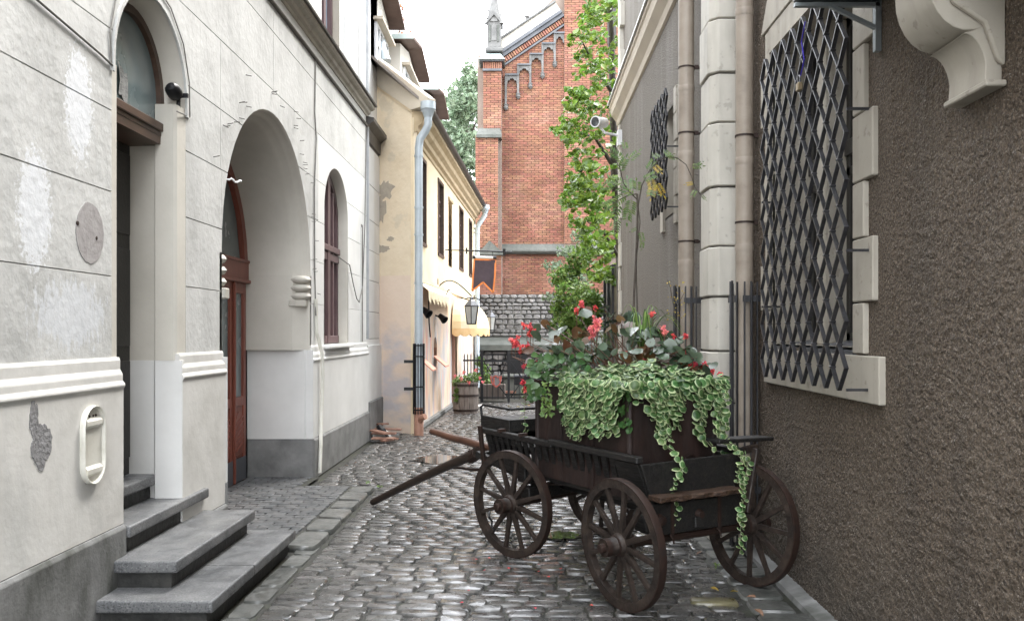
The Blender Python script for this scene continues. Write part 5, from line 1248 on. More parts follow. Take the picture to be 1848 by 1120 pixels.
# ---- half barrel planter
b0 = P(840,745,18.05); b0.z = 0
br = thing('barrel_planter', b0, 'half oak barrel planter with iron hoops beside the lane', 'planter')
n = 16
def br_r(z): return .235+.045*math.sin(PI*min(1,(z+.12)/.95))
for k in range(n):
    g = G(); a0, a1 = 2*PI*k/n+.012, 2*PI*(k+1)/n-.012; zs = [0,.2,.42,.66]
    vs = [(b0.x+br_r(z)*math.cos(a),b0.y+br_r(z)*math.sin(a),z) for z in zs for a in (a0,a1)]+[(b0.x+(br_r(z)-.03)*math.cos(a),b0.y+(br_r(z)-.03)*math.sin(a),z) for z in zs for a in (a0,a1)]
    fs = [(2*i,2*i+1,2*i+3,2*i+2) for i in range(3)]+[(8+2*i,8+2*i+2,8+2*i+3,8+2*i+1) for i in range(3)]+[(6,7,15,14)]+[(2*i,2*i+2,8+2*i+2,8+2*i) for i in range(3)]+[(2*i+1,8+2*i+1,8+2*i+3,2*i+3) for i in range(3)]
    g.add(vs, fs); obj('stave', g, barrel_m, br)
for z in (.05,.36,.58): obj('hoop', G().lathe([(br_r(z)+.001,z),(br_r(z)+.009,z),(br_r(z+.045)+.009,z+.045),(br_r(z+.045)+.001,z+.045)], Matrix.Translation((b0.x,b0.y,0)), 24), rustiron, br)
obj('soil', G().lathe([(0,.6),(.25,.58)], Matrix.Translation((b0.x,b0.y,0)), 16), soil_m, br)
# ---- broken brown boards by the corner
random.seed(9)
pl = thing('board_pile', (-2.05,13.5,0), 'small pile of reddish brown broken boards at the foot of the cream house', 'board pile')
for k,(a,b,z,w) in enumerate(((P(668,791,13.6),P(715,784,13.6),.10,.16),(P(672,796,13.2),P(712,792,13.2),.07,.17),(P(676,782,13.9),P(724,780,13.9),.14,.15),(P(690,800,13.1),P(716,796,13.3),.04,.1),(P(670,787,13.5),P(700,790,13.2),.16,.12),(P(680,779,14.0),P(700,775,14.1),.2,.1))):
    a=Vector((a.x,a.y,z)); b=Vector((b.x,b.y,z+R(-.02,.02))); obj('board', G().bar(a,b,w,.025), M_('red_brown_board',[(.16,.075,.05),(.30,.17,.12)],scale=8,rough=.6,bump=.5) if k==0 else bpy.data.materials['red_brown_board'], pl)
tag(obj('white_sack', G().lathe([(0,.16),(.06,.15),(.13,.09),(.17,.02),(.15,0)], Matrix.Translation((-2.33,13.8,0)), 9), plaster_low, None, smooth=True), 'crumpled pale sack behind the broken boards', 'sack')
tag(obj('dark_rag', G().tube([P(683,768,13.8),P(690,778,13.75),P(700,790,13.7)], [.04,.07,.03], 7), iron_m, None), 'dark rag hanging on the wall foot above the broken boards', 'rag')
# ================================================================== CART
CR = math.radians(30); CO = Vector((1.057,5.50,0))
cart = thing('farm_cart', CO, 'old dark wooden four wheeled farm cart carrying the flower planter', 'cart', rotz=CR)
CM = Matrix.Translation(CO) @ Matrix.Rotation(CR,4,'Z')
def LW(x,y,z=0): return CM @ Vector((x,y,z))
def co(name, g, m, parent=cart, **k): return obj(name, g, m, parent, local=True, **k)
def wheel_meshes(Rw):
    n = 48; g = G()
    g.lathe([(Rw-.058,-.024),(Rw-.008,-.024),(Rw-.008,.024),(Rw-.058,.024),(Rw-.058,-.024)], Matrix.Rotation(PI/2,4,'Y'), n)
    fel = mesh_of('felloe', g, wheelw, smooth=.6)
    g = G(); g.lathe([(Rw-.009,-.026),(Rw-.001,-.026),(Rw,-.022),(Rw,.022),(Rw-.001,.026),(Rw-.009,.026)], Matrix.Rotation(PI/2,4,'Y'), n)
    tyre = mesh_of('iron_tyre', g, rustiron, smooth=.6)
    g = G(); g.lathe([(.0,-.07),(.062,-.07),(.07,-.03),(.075,0),(.07,.035),(.055,.06),(.052,.13),(.0,.13)], Matrix.Rotation(PI/2,4,'Y'), 20)
    hub = mesh_of('hub', g, wheelw, smooth=.5)
    g = G()
    for a,b,r in ((-.066,-.045,.066),(.04,.055,.064),(.10,.135,.056)): g.lathe([(r-.006,a),(r,a),(r,b),(r-.006,b)], Matrix.Rotation(PI/2,4,'Y'), 20)
    g.lathe([(0,.165),(.022,.165),(.03,.16),(.03,.13)], Matrix.Rotation(PI/2,4,'Y'), 10)
    band_ = mesh_of('hub_band', g, rustiron, smooth=.5)
    g = G(); r0,r1 = .055,Rw-.05
    vs = []
    for r_,w,t_ in ((r0,.020,.016),(r0+.10,.017,.013),(r1-.06,.013,.011),(r1,.017,.013)):
        vs += [(-t_+.0,-w,r_),(t_,-w,r_),(t_+.004,0,r_),(t_,w,r_),(-t_,w,r_),(-t_-.002,0,r_)]
    fs = [(i*6+k,i*6+(k+1)%6,(i+1)*6+(k+1)%6,(i+1)*6+k) for i in range(3) for k in range(6)]+[tuple(range(6)),tuple(range(23,17,-1))]
    g.add(vs,fs); spoke = mesh_of('spoke', g, wheelw, smooth=.8)
    return fel,tyre,hub,band_,spoke
WMS = wheel_meshes(.405)
def wheel(loc, rz, side, camber, roll):
    fel,tyre,hub,band_,spoke = WMS
    # side -1: outer face to local -x
    w = bpy.data.objects.new('wheel', fel); COL.objects.link(w); w.parent = cart
    w.matrix_local = Matrix.Translation(loc) @ Matrix.Rotation(rz,4,'Z') @ Matrix.Rotation(camber*side,4,'Y') @ Matrix.Rotation(PI if side<0 else 0,4,'Z') @ Matrix.Rotation(roll,4,'X')
    for nme, me in (('iron_tyre',tyre),('hub',hub),('hub_band',band_)):
        inst(nme, me, w, (0,0,0), local=True)
    for k in range(12): inst('spoke', spoke, w, (0,0,0), (2*PI*(k+.5)/12,0,0), local=True)
wheel((-.54,0,.405), 0, -1, math.radians(3), .1)
wheel((.54,0,.405), 0, 1, math.radians(3), .25)
FY = 1.56; SA = math.radians(15); ax = Vector((math.cos(SA),math.sin(SA),0))
wheel(Vector((0,FY,.405))-ax*.54, SA, -1, math.radians(2), .05)
wheel(Vector((0,FY,.405))+ax*.54, SA, 1, math.radians(2), .3)
# axles and bolsters
co('rear_axle', G().tube([(-.52,0,.405),(.52,0,.405)], .03, 10), rustiron)
co('axle_beam', G().prism([(-.40,.47),(-.34,.44),(.34,.44),(.40,.47),(.42,.56),(.36,.64),(-.36,.64),(-.42,.56)], lambda a,b,d:(a,d,b), -.07, .06), cartw, bev=.008)
co('axle_fitting', G().lathe([(0,.03),(.022,.03),(.03,.012),(.034,0)], Matrix.Translation((.02,-.07,.545)) @ Matrix.Rotation(PI/2,4,'X'), 10).lathe([(0,.04),(.03,.035),(.04,.0)], Matrix.Translation((-.30,-.07,.54)) @ Matrix.Rotation(PI/2,4,'X'), 8), rustiron, smooth=.6)
for x in (-.2,.19): co('iron_strap', G().box(x-.012,x+.012,-.078,.07,.425,.66), rustiron)
for x in (-.22,.17): co('eye_bolt', G().tube([(x,-.08,.44),(x,-.10,.42),(x+.01,-.10,.39),(x+.02,-.085,.41)], .006, 6), rustiron)
co('front_axle', G().tube([Vector((0,FY,.405))-ax*.52, Vector((0,FY,.405))+ax*.52], .03, 10), rustiron)
co('front_axle_beam', G().bar(Vector((0,FY,.46))-ax*.40, Vector((0,FY,.46))+ax*.40, .10, .10), cartw, bev=.008)
co('front_bolster', G().box(-.36,.36,FY-.06,FY+.06,.53,.66), cartw, bev=.008)
co('turntable_ring', G().lathe([(.2,.515),(.23,.515),(.23,.53),(.2,.53)], Matrix.Translation((0,FY,0)), 24), rustiron)
co('reach_pole', G().bar((0,-.1,.50),(0,FY+.1,.50), .07,.07), cartw, bev=.006)
# body
Lb = 2.14
def rail(sx):
    x0 = .42*sx
    for nm,(ya,yb) in (('top_rail',(-.03,1.02)),('top_rail',(.98,Lb+.04))):
        dz = .012 if ya<0 else -.004
        co(nm, G().bar((x0,ya,.90+dz),(x0-.02*sx*(1 if yb>1.5 else 0),yb,.90+dz+(.0 if ya<0 else -.01)),.052,.042), cartw, bev=.006)
    co('bottom_rail', G().bar((.315*sx,.02,.64),(.315*sx,Lb,.62),.05,.07), cartw, bev=.006)
    n = 19
    for k in range(n):
        y = .30+(Lb-.42)*k/(n-1)
        co('side_slat', G().bar((.32*sx,y+.03,.645),(.41*sx,y-.02,.895),.012,.055,up=(0,1,0)), cartw, bev=.002)
    co('side_board', G().prism([(-.01,.66),(.27,.66),(.24,.885),(-.01,.885)], lambda y,z,d:(sx*(.325+(z-.66)*.40)+d,y,z), -.01, .01), cartw, bev=.004)
    co('sill_board', G().bar((.335*sx,.02,.70),(.33*sx,Lb,.68),.018,.07), cartw, bev=.003)
for sx in (-1,1): rail(sx)
co('floor_board', G().box(-.30,.30,0,Lb,.60,.625), cartw)
co('rear_board', G().prism([(-.335,.655),(.335,.655),(.425,.905),(-.425,.885)], lambda a,b,d:(a,d,b), -.045, -.018), cartw, bev=.005)
co('front_board', G().prism([(-.33,.655),(.33,.655),(.40,.895),(-.40,.895)], lambda a,b,d:(a,d,b), Lb-.05, Lb-.02), cartw, bev=.005)
for k in range(3): co('corner_post', G().bar((-.40,Lb-.03-.34*k,.60),(-.45,Lb-.05-.34*k,.93),.035,.03) if k<1 else G().box(-.455,-.39,Lb-.06-.34*k,Lb-.02-.34*k,.905,.935), rustiron, bev=.004)
for k in range(6):
    x = -.26+.2*k*.55; co('bed_plank', G().box(-.36,.36,1.42+k*.115,1.52+k*.115,.80,.82), cartw, bev=.003)
# rotten plank at the rear
g = G(); n = 9; random.seed(14)
for z in (.662,.695):
    for k in range(n): g.v.append((-.37+.70*k/(n-1), -.155+R(-.018,.014), z+R(-.004,.004)))
    for k in range(n): g.v.append((-.36+.69*k/(n-1), -.03, z+R(-.004,.004)))
for k in range(n-1): g.f += [(k,k+1,n+k+1,n+k),(2*n+k,3*n+k,3*n+k+1,2*n+k+1),(k,2*n+k,2*n+k+1,k+1),(n+k,n+k+1,3*n+k+1,3*n+k)]
g.f += [(0,n,3*n,2*n),(n-1,3*n-1,4*n-1,2*n-1)]; g.m = [0]*len(g.f)
co('rotten_plank', g, rotten_m, bev=.004, label='split brown rotten plank at the tail')
# side shelf and stake on the right
co('side_shelf', G().bar((.22,.04,.985),(.78,.10,.965),.15,.026), cartw, bev=.006)
co('stake', G().bar((.47,-.03,.50),(.56,-.03,.92),.05,.035).bar((.40,0,.9),(.62,.02,.92),.03,.05), wheelw, bev=.006)
# seat with rail
co('seat', G().box(-.35,.35,1.76,2.24,.94,.985), cartw, bev=.008)
co('seat_skirt', G().box(-.355,.355,1.75,1.78,.90,1.0).box(-.36,-.335,1.75,2.25,.90,1.0), cartw, bev=.004)
co('seat_rail', G().tube([(-.35,2.24,.97),(-.36,2.25,1.07),(-.355,2.2,1.09),(-.35,1.78,1.085),(-.33,1.76,1.085),(.33,1.76,1.085),(.35,1.8,1.085),(.35,2.24,1.06)], .011, 8), iron_m, smooth=True)
co('seat_support', G().bar((-.25,2.0,.66),(-.25,2.0,.94),.04,.04).bar((.25,2.0,.66),(.25,2.0,.94),.04,.04), cartw)
# shafts (built in place, then expressed in cart coordinates)
CI = CM.inverted()
def cw(name, a, b, r0, r1, m, bend=0):
    a, b = CI@Vector(a), CI@Vector(b); pts = [a.lerp(b,i/8)+Vector((0,0,bend*math.sin(PI*i/8)+R(-.004,.004))) for i in range(9)]
    co(name, G().tube(pts, [r0+(r1-r0)*i/8 for i in range(9)], 10), m, smooth=.9)
A1 = P(862,816,7.25); B1 = Vector((-1.50,8.39,.035))
cw('shaft', A1, B1, .044, .032, shaftw, .012)
cw('shaft', P(900,813,7.45), P(779,778,8.2), .042, .030, redshaft, .0)
cw('shaft_rod', P(818,843,7.6), P(885,850,7.1), .012, .012, rustiron)
co('shaft_collar', G().tube([CI@P(849,825,7.35), CI@P(862,816,7.25)], .055, 10).tube([CI@P(846,812,7.3),CI@P(856,830,7.32)], .014, 6), rustiron)
co('fork_bar', G().bar(Vector((-.15,FY+.02,.48)), CI@P(862,818,7.2), .05,.05).bar(Vector((.15,FY+.05,.48)), CI@P(900,813,7.4), .05,.05).bar(CI@P(862,822,7.25), CI@P(905,815,7.5), .05,.05), cartw)
co('hook_chain', G().tube([CI@P(884,922,6.2),CI@P(882,932,6.15),CI@P(888,940,6.2),CI@P(887,950,6.2),CI@P(892,955,6.2)], .008, 6), iron_m)

# ---- planter
pln = thing('metal_planter', LW(0,.73,.63), 'rust brown sheet metal planter box standing in the cart bed', 'planter', rotz=CR)
PI_ = (Matrix.Translation(pln.location) @ Matrix.Rotation(CR,4,'Z')).inverted() @ CM
def pbox(x0,x1,y0,y1,z0,z1,g=None):
    g = g or G(); vs=[PI_@Vector(v) for v in ((x0,y0,z0),(x1,y0,z0),(x1,y1,z0),(x0,y1,z0),(x0,y0,z1),(x1,y0,z1),(x1,y1,z1),(x0,y1,z1))]
    return g.add(vs,[(0,3,2,1),(4,5,6,7),(0,1,5,4),(1,2,6,5),(2,3,7,6),(3,0,4,7)])
ZT = 1.345
for nm,a in (('planter_panel',(-.36,.36,.15,.165,.63,ZT)),('planter_panel',(-.36,.36,1.305,1.32,.63,ZT)),('planter_panel',(-.36,-.345,.165,1.305,.63,ZT)),('planter_panel',(.345,.36,.165,1.305,.63,ZT))):
    obj(nm, pbox(*a), rust_m, pln, bev=.003, local=True)
g = pbox(-.375,.375,.135,.168,ZT-.03,ZT); pbox(-.375,.375,1.30,1.335,ZT-.03,ZT,g); pbox(-.375,-.342,.168,1.3,ZT-.03,ZT,g); pbox(.342,.375,.168,1.3,ZT-.03,ZT,g)
obj('planter_rim', g, rust_m, pln, bev=.004, local=True)
g = G()
for x,y in ((-.36,.15),(.36,.15),(-.36,1.32)): obj('corner_bead', G().tube([PI_@Vector((x*.985,y*1.0+(.012 if y<1 else -.012),.635)),PI_@Vector((x*.985,y+(.012 if y<1 else -.012),ZT-.02))], .022, 10), rust_m, pln, local=True, smooth=.8)
for y in (.55,.62,.95): obj('side_batten', pbox(-.372,-.36,y,y+.03,.64,ZT-.03), rust_m, pln, local=True)

g = G(); n = 20; pts = [PI_@Vector((.135+.06*math.cos(2*PI*k/n),.14,.83+.055*math.sin(2*PI*k/n))) for k in range(n+1)]; g.tube(pts,.004,6); obj('ring_handle', g, rustiron, pln, local=True)
obj('soil', pbox(-.345,.345,.165,1.305,1.2,1.28), soil_m, pln, local=True)

# ================================================================== PLANTS
def leaf_var(sd=0):          # round scalloped two-tone leaf, unit radius, lying in xy, stem end at y=-1
    rr_ = random.Random(sd); g = G(); n = 10; g.v.append((0,0,.10))
    for k in range(n):
        a = 2*PI*k/n; g.v.append((.82*math.cos(a), .84*math.sin(a), .02+.10*abs(math.cos(a))*.4))
    for k in range(n):
        a = 2*PI*k/n; r = 1.0+(.06 if k%2 else -.05); g.v.append((r*math.cos(a)*rr_.uniform(.82,.98), r*math.sin(a)*1.08+(.16 if k in (2,3) else 0), -.12+.10*math.sin(a*3+rr_.uniform(0,3))))
    for k in range(n): g.f.append((0,1+k,1+(k+1)%n)); g.m.append(0)
    for k in range(n): g.f.append((1+k,1+n+k,1+n+(k+1)%n,1+(k+1)%n)); g.m.append(1)
    return g
def leaf_ov(w=.62, tip=1.15, fold=.14, n=5, lob=0):          # ovate leaf along +y, length ~2
    g = G(); L_, Rr, C_ = [], [], []
    for i in range(n+1):
        t = i/n; y = -1+2*t*tip/1.0 if False else -1+2*t
        ww = w*math.sin(PI*min(1,t**.75))**.8 if 0<t<1 else 0
        if lob: ww *= 1+lob*(1 if i%2 else -1)
        dr = -.22*t*t
        C_.append(len(g.v)); g.v.append((0,y,dr))
        if 0<i<n:
            L_.append(len(g.v)); g.v.append((-ww,y-.05,dr+fold)); Rr.append(len(g.v)); g.v.append((ww,y-.05,dr+fold))
    for S in (L_,Rr):
        g.f.append((C_[0],S[0],C_[1])); 
        for i in range(len(S)-1): g.f.append((C_[i+1],S[i],S[i+1],C_[i+2]))
        g.f.append((C_[n-1],S[-1],C_[n]))
    g.m = [0]*len(g.f); return g
def leafM(p, nrm, yaw, s):
    nrm = Vector(nrm).normalized(); q = nrm.to_track_quat('Z','Y').to_matrix().to_4x4()
    return Matrix.Translation(p) @ q @ Matrix.Rotation(yaw,4,'Z') @ Matrix.Diagonal((s,s,s,1))
def leaves(name, parent, protos, mats, Ms, limit=300, smooth=True):
    """the largest in view as single parts, the rest joined"""
    cam_p = Vector((0,0,1.7))
    sc_ = lambda M: -M.col[0].to_3d().length/max(.5,(M.translation-cam_p).length)
    Ms = sorted(Ms, key=sc_); off = woff(parent); mes = [mesh_of(name, p, mats, smooth=smooth and 2.0) for p in protos]
    for M in Ms[:limit]: inst(name, mes[random.randrange(len(mes))], parent, None, M=M)
    rest = Ms[limit:]
    if rest:
        vs=[]; fs=[]; mi=[]
        for M in rest:
            p = protos[random.randrange(len(protos))]; n = len(vs)
            vs += [tuple(M@Vector(v)-off) for v in p.v]; fs += [tuple(i+n for i in f) for f in p.f]; mi += p.m
        me = bpy.data.meshes.new(name+'_mass'); me.from_pydata(vs,[],fs)
        for m in mats: me.materials.append(m)
        me.polygons.foreach_set('material_index', mi); me.polygons.foreach_set('use_smooth',[True]*len(fs)); me.update()
        o = bpy.data.objects.new(name+'_mass', me); COL.objects.link(o); o.parent = parent; o['kind'] = 'stuff'
random.seed(101)
vplant = thing('variegated_trailing_plant', LW(0,.3,1.3), 'green and cream variegated trailing plant spilling over the planter rim', 'plant')
VL = [leaf_var(i) for i in range(6)]
Ms = []; stems = G()
def on_line(px, A, B):
    k = (px-948)/F; t = (k*A.y-A.x)/((B.x-A.x)-k*(B.y-A.y)); return A+(B-A)*t
def strand(p0, zend, out, sz=.024, step=.03, drift=(0,0), wig=.012, topout=None):
    """hangs from p0 (Vector at rim) down to zend; out = outward unit vector"""
    p = p0.copy(); pts = [p0-out*.06+Vector((0,0,.02)), p0.copy()]; L = p0.z-zend; n = max(2,int(L/step)); ph = R(0,6)
    for i in range(n):
        t = i/n; zz = p0.z-L*t; push = max(0,min(1,(1.02-zz)/.12))*(.215 if out is outR else .0)
        q = p0+out*(.03+push+.012*math.sin(i*.8+ph))+Vector((drift[0]*t+wig*math.sin(i*.5+ph), drift[1]*t, -L*t)); pts.append(q)
        for sd in (0,PI) if i%2 else (PI/2,-PI/2):
            d = Matrix.Rotation(sd+R(-.5,.5),3,'Z')@Vector((1,0,0)); s = sz*1.1*R(.55,1.2)*(1-.4*t*t)
            nr = (out*1.0+Vector((R(-.7,.7),R(-.7,.7),R(.2,1.1))))
            Ms.append(leafM(q+d*s*1.0+out*R(0,.015), nr, R(0,6.28), s))
    stems.tube(pts, .0022, 4, caps=False)
outR = (CM.to_3x3()@Vector((0,-1,0))).normalized(); outL = (CM.to_3x3()@Vector((-1,0,0))).normalized()
Ar, Br = LW(-.36,.125), LW(.36,.125); Al, Bl = LW(-.385,.12), LW(-.385,1.3)
def hp(p, py): return 1.7+(600-py)/F*p.y
for px, ye in ((1143,720),(1152,735),(1160,722),(1172,742),(1180,765),(1188,790),(1196,745),(1205,760),(1212,780),(1218,745),(1226,735),(1250,735),(1256,812),(1262,790),(1266,760),(1168,756)):
    p = on_line(px,Ar,Br); p.z = 1.37; strand(p, hp(p,ye), outR, sz=R(.024,.031), drift=(R(-.02,.02),0))
p = on_line(1196,Ar,Br); p.z = 1.37; strand(p, hp(p,948), outR, sz=.025, drift=(-.10,.04)); strand(p+Vector((.015,0,0)), hp(p,800), outR, sz=.028)
for px, ye, dr in ((1290,825,.01),(1292,865,.02),(1298,780,.03),(1302,735,.02),(1290,985,-.02)):
    p = on_line(1288,Ar,Br); p.x += (px-1288)/F*p.y; p.z = 1.37; strand(p, hp(p,ye), outR, sz=R(.022,.028), drift=(dr*.55,-.06 if ye>850 else 0))
p = LW(.40,.12,.88); pts_=[p]
for i in range(9):
    q = p+Vector((.02*i,-.02,-.006*i*i*.6)); Ms.append(leafM(q+Vector((0,0,.01)),(R(-.5,.5),-1,1),R(0,6),.020)); Ms.append(leafM(q+Vector((0,0,-.012)),(R(-.5,.5),-1,.6),R(0,6),.018)); pts_.append(q)
stems.tube(pts_,.002,4)
for k in range(34):
    px = 1022+92*((k*.618)%1); p = on_line(px,Al,Bl); p.z = 1.37; ye = 800-22*abs(R(0,1)) if px>1034 else 770
    if k%4==0: ye -= 50
    strand(p, hp(p,ye), outL, sz=R(.023,.030), wig=.018)
for px, ye in ((1118,735),(1124,720),(1130,712)): p = on_line(px,Al,Bl); p.z=1.37; strand(p,hp(p,ye),outL,sz=.027)
for px, ye in ((948,802),(952,735)):
    p = P(px,690,6.75); strand(p, 1.7+(600-ye)/F*6.75, outL*.2, sz=.02, step=.05, wig=.006)
def mound_h(x,y):      # crown profile over the planter
    return 1.36+.10*math.exp(-((x+.05)/.33)**2-((y-.42)/.45)**2)
Mu = []
for k in range(520):
    x = R(-.42,.40); y = R(.07,1.05)
    if y > .6 and x > .05: continue
    hh_ = mound_h(x,y)+.035*math.sin(x*17+1)*math.cos(y*14)
    p = LW(x,y,hh_+R(-.03,.045))
    Mu.append(leafM(LW(x,y,hh_-.04),(R(-.6,.6),R(-.9,.3),1),R(0,6.28),R(.03,.045)))
    Ms.append(leafM(p,(R(-.6,.6),R(-.9,.3),1),R(0,6.28),R(.016,.034)))
for k in range(45):
    t = R(0,1); p = Ar.lerp(Br,t)+outR*R(.0,.06); p.z = 1.37+R(-.07,.04); Ms.append(leafM(p,outR+Vector((R(-.5,.5),R(-.5,.5),R(.3,1.2))),R(0,6),R(.02,.03)))
for k in range(55):
    t = R(0,.62); p = Al.lerp(Bl,t)+outL*R(.0,.05); p.z = 1.37+R(-.08,.04); Ms.append(leafM(p,outL+Vector((R(-.5,.5),R(-.5,.5),R(.3,1.2))),R(0,6),R(.02,.03)))
leaves('variegated_leaf', vplant, VL, [lf_green, lf_cream], Ms)
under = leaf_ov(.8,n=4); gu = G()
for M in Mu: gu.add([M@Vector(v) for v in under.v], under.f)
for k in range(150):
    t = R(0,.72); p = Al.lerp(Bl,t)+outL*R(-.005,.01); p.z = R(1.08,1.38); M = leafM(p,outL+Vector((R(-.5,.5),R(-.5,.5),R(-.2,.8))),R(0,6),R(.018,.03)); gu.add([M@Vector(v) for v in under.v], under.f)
obj('shaded_inner_leaves', gu, lf_mid, vplant, kind='stuff')  # darker green under-layer puts the shading between leaves into colour
obj('stems', stems, stem_m, vplant)
# ---- foliage at the left end of the planter
random.seed(44)
lp_ = thing('trailing_begonia', LW(-.3,1.2,1.3), 'green lobed leaves hanging over the left end of the planter', 'plant')
Ms = []
for k in range(210):
    px, py = R(955,1065), R(640,722)
    if py > 700 and px > 1000 and R(0,1) < .6: continue
    d = R(6.15,6.75) if px < 1010 else R(5.95,6.4)
    Ms.append(leafM(P(px,py,d),(R(-.7,.2),-.8,R(.2,1)),R(0,6.28),R(.022,.045)))
leaves('leaf', lp_, [leaf_ov(.75,lob=.12), leaf_ov(.68,lob=.1,fold=.2)], [lf_mid], Ms, 210)
yl_ = thing('wilted_sprig', P(988,725,6.2), 'yellow green wilted sprig hanging on the left face of the planter', 'plant')
Ms = []
for k in range(40): Ms.append(leafM(P(R(976,998),R(720,752),R(6.1,6.25)),(R(-.7,.2),-.8,R(0,1)),R(0,6.28),R(.014,.024)))
for k in range(26): Ms.append(leafM(P(R(978,996)+R(-2,2),R(690,722),R(6.1,6.25)),(R(-.7,.2),-.8,R(0,1)),R(0,6.28),R(.010,.018)))
leaves('leaf', yl_, [leaf_ov(.5,lob=.2)], [lf_fresh], Ms)
# ---- begonias: dark leaves, stems, coral flowers
beg = thing('red_begonia', LW(0,.7,1.3), 'red flowering begonias with glossy dark bronze leaves in the planter', 'plant')
random.seed(77); Ms = []; Mb = []; stm = G()
lv = [(978,588,6.7),(990,596,6.6),(1003,600,6.5),(1015,612,6.3),(1000,627,6.3),(1012,632,6.2),(1032,625,6.1),(1045,618,6.1),(1022,640,6.1),(960,632,6.7),(970,612,6.7),(985,640,6.5),(1095,570,6.3),(1108,582,6.2),(1118,572,6.2),(1100,596,6.1),(1130,590,6.1),(1120,600,6.0),(1140,600,6.0),(1150,628,5.9),(1162,640,5.9),(1172,622,5.9),(1180,636,5.85),(1190,628,5.9),(1200,640,5.85),(1210,632,5.9),(1222,628,5.9),(1232,645,5.85),(1240,650,5.9),(1225,655,5.8),(1085,560,6.4),(1060,566,6.5),(1155,605,6.0),(1135,640,5.9),(1165,600,6.0),(1212,612,5.95),(1196,605,6.0),(1245,630,5.9),(1140,575,6.3),(1080,640,6.1),(1115,640,6.0),(1095,632,6.05),(1062,640,6.1),(1250,668,5.8),(1265,675,5.8),(1240,675,5.8),(1275,662,5.8),(1262,650,5.85),(1230,620,5.95),(1218,645,5.85),(1180,600,6.0),(1050,600,6.3),(1070,618,6.2),(995,650,6.4),(980,660,6.45),(1010,660,6.25),(965,655,6.5)]
for (a,b,d) in lv:
    for j in range(3):
        p = P(a+R(-12,12),b+R(-7,7),d+R(-.12,.12)); M = leafM(p,(R(-.8,.8),R(-1.0,.2),R(.25,1.2)),R(0,6.28),R(.032,.064))
        (Mb if R(0,1)<.25 else Ms).append(M)
        if j==0: stm.tube([LW(R(-.25,.25),R(.4,1.1),1.28), p.lerp(LW(0,.7,1.28),.4)+Vector((0,0,.05)), p], .004, 5, caps=False)
leaves('begonia_leaf', beg, [leaf_ov(.85,lob=.05,fold=.1), leaf_ov(.75,fold=.22)], [lf_dark], Ms)
leaves('bronze_leaf', beg, [leaf_ov(.85,lob=.05,fold=.1)], [lf_bronze], Mb)
def flower(px, py, d, r, n, pm):
    g = G()
    for k in range(n):
        a, b = R(0,6.28), R(-1,1); p = Vector((math.cos(a)*math.sqrt(1-b*b), math.sin(a)*math.sqrt(1-b*b), b*1.1))*r*R(.4,1)
        for q in range(4):
            M = Matrix.Translation(p) @ Euler((R(-.9,.9)+PI/3,R(-.7,.7),R(0,6.28))).to_matrix().to_4x4() @ Matrix.Rotation(q*PI/2,4,'Z') @ Matrix.Translation((0,.011,0)) @ Matrix.Diagonal((.0105,.013,.012,1))
            m = leaf_ov(.9,n=3,fold=.25); g.add([M@Vector(v) for v in m.v], m.f)
    g = g; me = mesh_of('flower_cluster', g, pm, smooth=2.0); inst('flower_cluster', me, beg, P(px,py,d))
    stm.tube([LW(R(-.2,.2),R(.4,1.1),1.28), P(px,py,d)-Vector((0,0,.12)), P(px,py,d)], .0035, 5, caps=False)
for a in ((951,588,6.7,.042,14),(957,603,6.7,.03,9),(930,618,6.7,.045,15),(940,630,6.7,.035,10),(953,625,6.7,.025,7),(962,597,6.7,.022,6),(975,648,6.6,.03,7),(937,606,6.7,.018,4),(1050,549,6.6,.025,7),(1041,562,6.5,.025,6),(1074,556,6.5,.016,4),(1178,567,6.1,.014,4),(1239,606,5.9,.016,5),(1217,606,5.95,.012,3),(1250,655,5.8,.045,16),(1268,660,5.8,.028,9),(1283,668,5.8,.02,6),(1299,675,5.8,.014,5),(1168,648,5.9,.018,5),(1129,637,6.0,.014,4),(1141,626,6.0,.014,4),(1240,640,5.85,.022,6),(945,690,6.5,.022,6),(944,660,6.6,.012,3),(956,663,6.6,.012,3),(948,702,6.5,.02,6),(987,703,6.4,.013,3)):
    flower(*a, petal_m)
for a in ((1072,590,6.0,.055,22),(1078,578,6.0,.03,9),(1068,604,6.0,.03,9),(1199,594,5.9,.032,11),(924,616,6.7,.025,8)): flower(*a, pinkp_m)
obj('stems', stm, M_('red_brown_stem',[(.09,.045,.03),(.14,.07,.04)],scale=20,rough=.5), beg)
# ---- spider grass
sg = thing('spider_grass', LW(.05,.75,1.3), 'arching narrow striped grass blades at the back of the planter', 'plant')
random.seed(12)
def blade(base, tip, w, rise, name, m, parent, n=9):
    g = G(); base=Vector(base); tip=Vector(tip); sd = (tip-base).cross(Vector((0,0,1)))
    sd = (sd.normalized() if sd.length>1e-4 else Vector((1,0,0)))
    for i in range(n+1):
        t = i/n; p = base.lerp(tip,t)+Vector((0,0,rise*math.sin(PI*t)**.9)); ww = w*(1-t)**.6*min(1,.5+t*3)
        g.v += [tuple(p-sd*ww), tuple(p+sd*ww+Vector((0,0,ww*.5)))]
    g.f = [(2*i,2*i+1,2*i+3,2*i+2) for i in range(n)]; g.m=[0]*n; return obj(name, g, m, parent, smooth=True)
for k in range(40):
    tx = R(1118,1250); ty = R(580,660); b = P(1158+R(-6,6),645,6.1); tp = P(tx,ty,6.1+R(-.3,.3)); blade(b,tp,.006,max(.05,R(.16,.30)-abs(tx-1160)*.0008+ (ty-600)*.001),'grass_blade',lf_fresh if k%3 else lf_mid,sg)
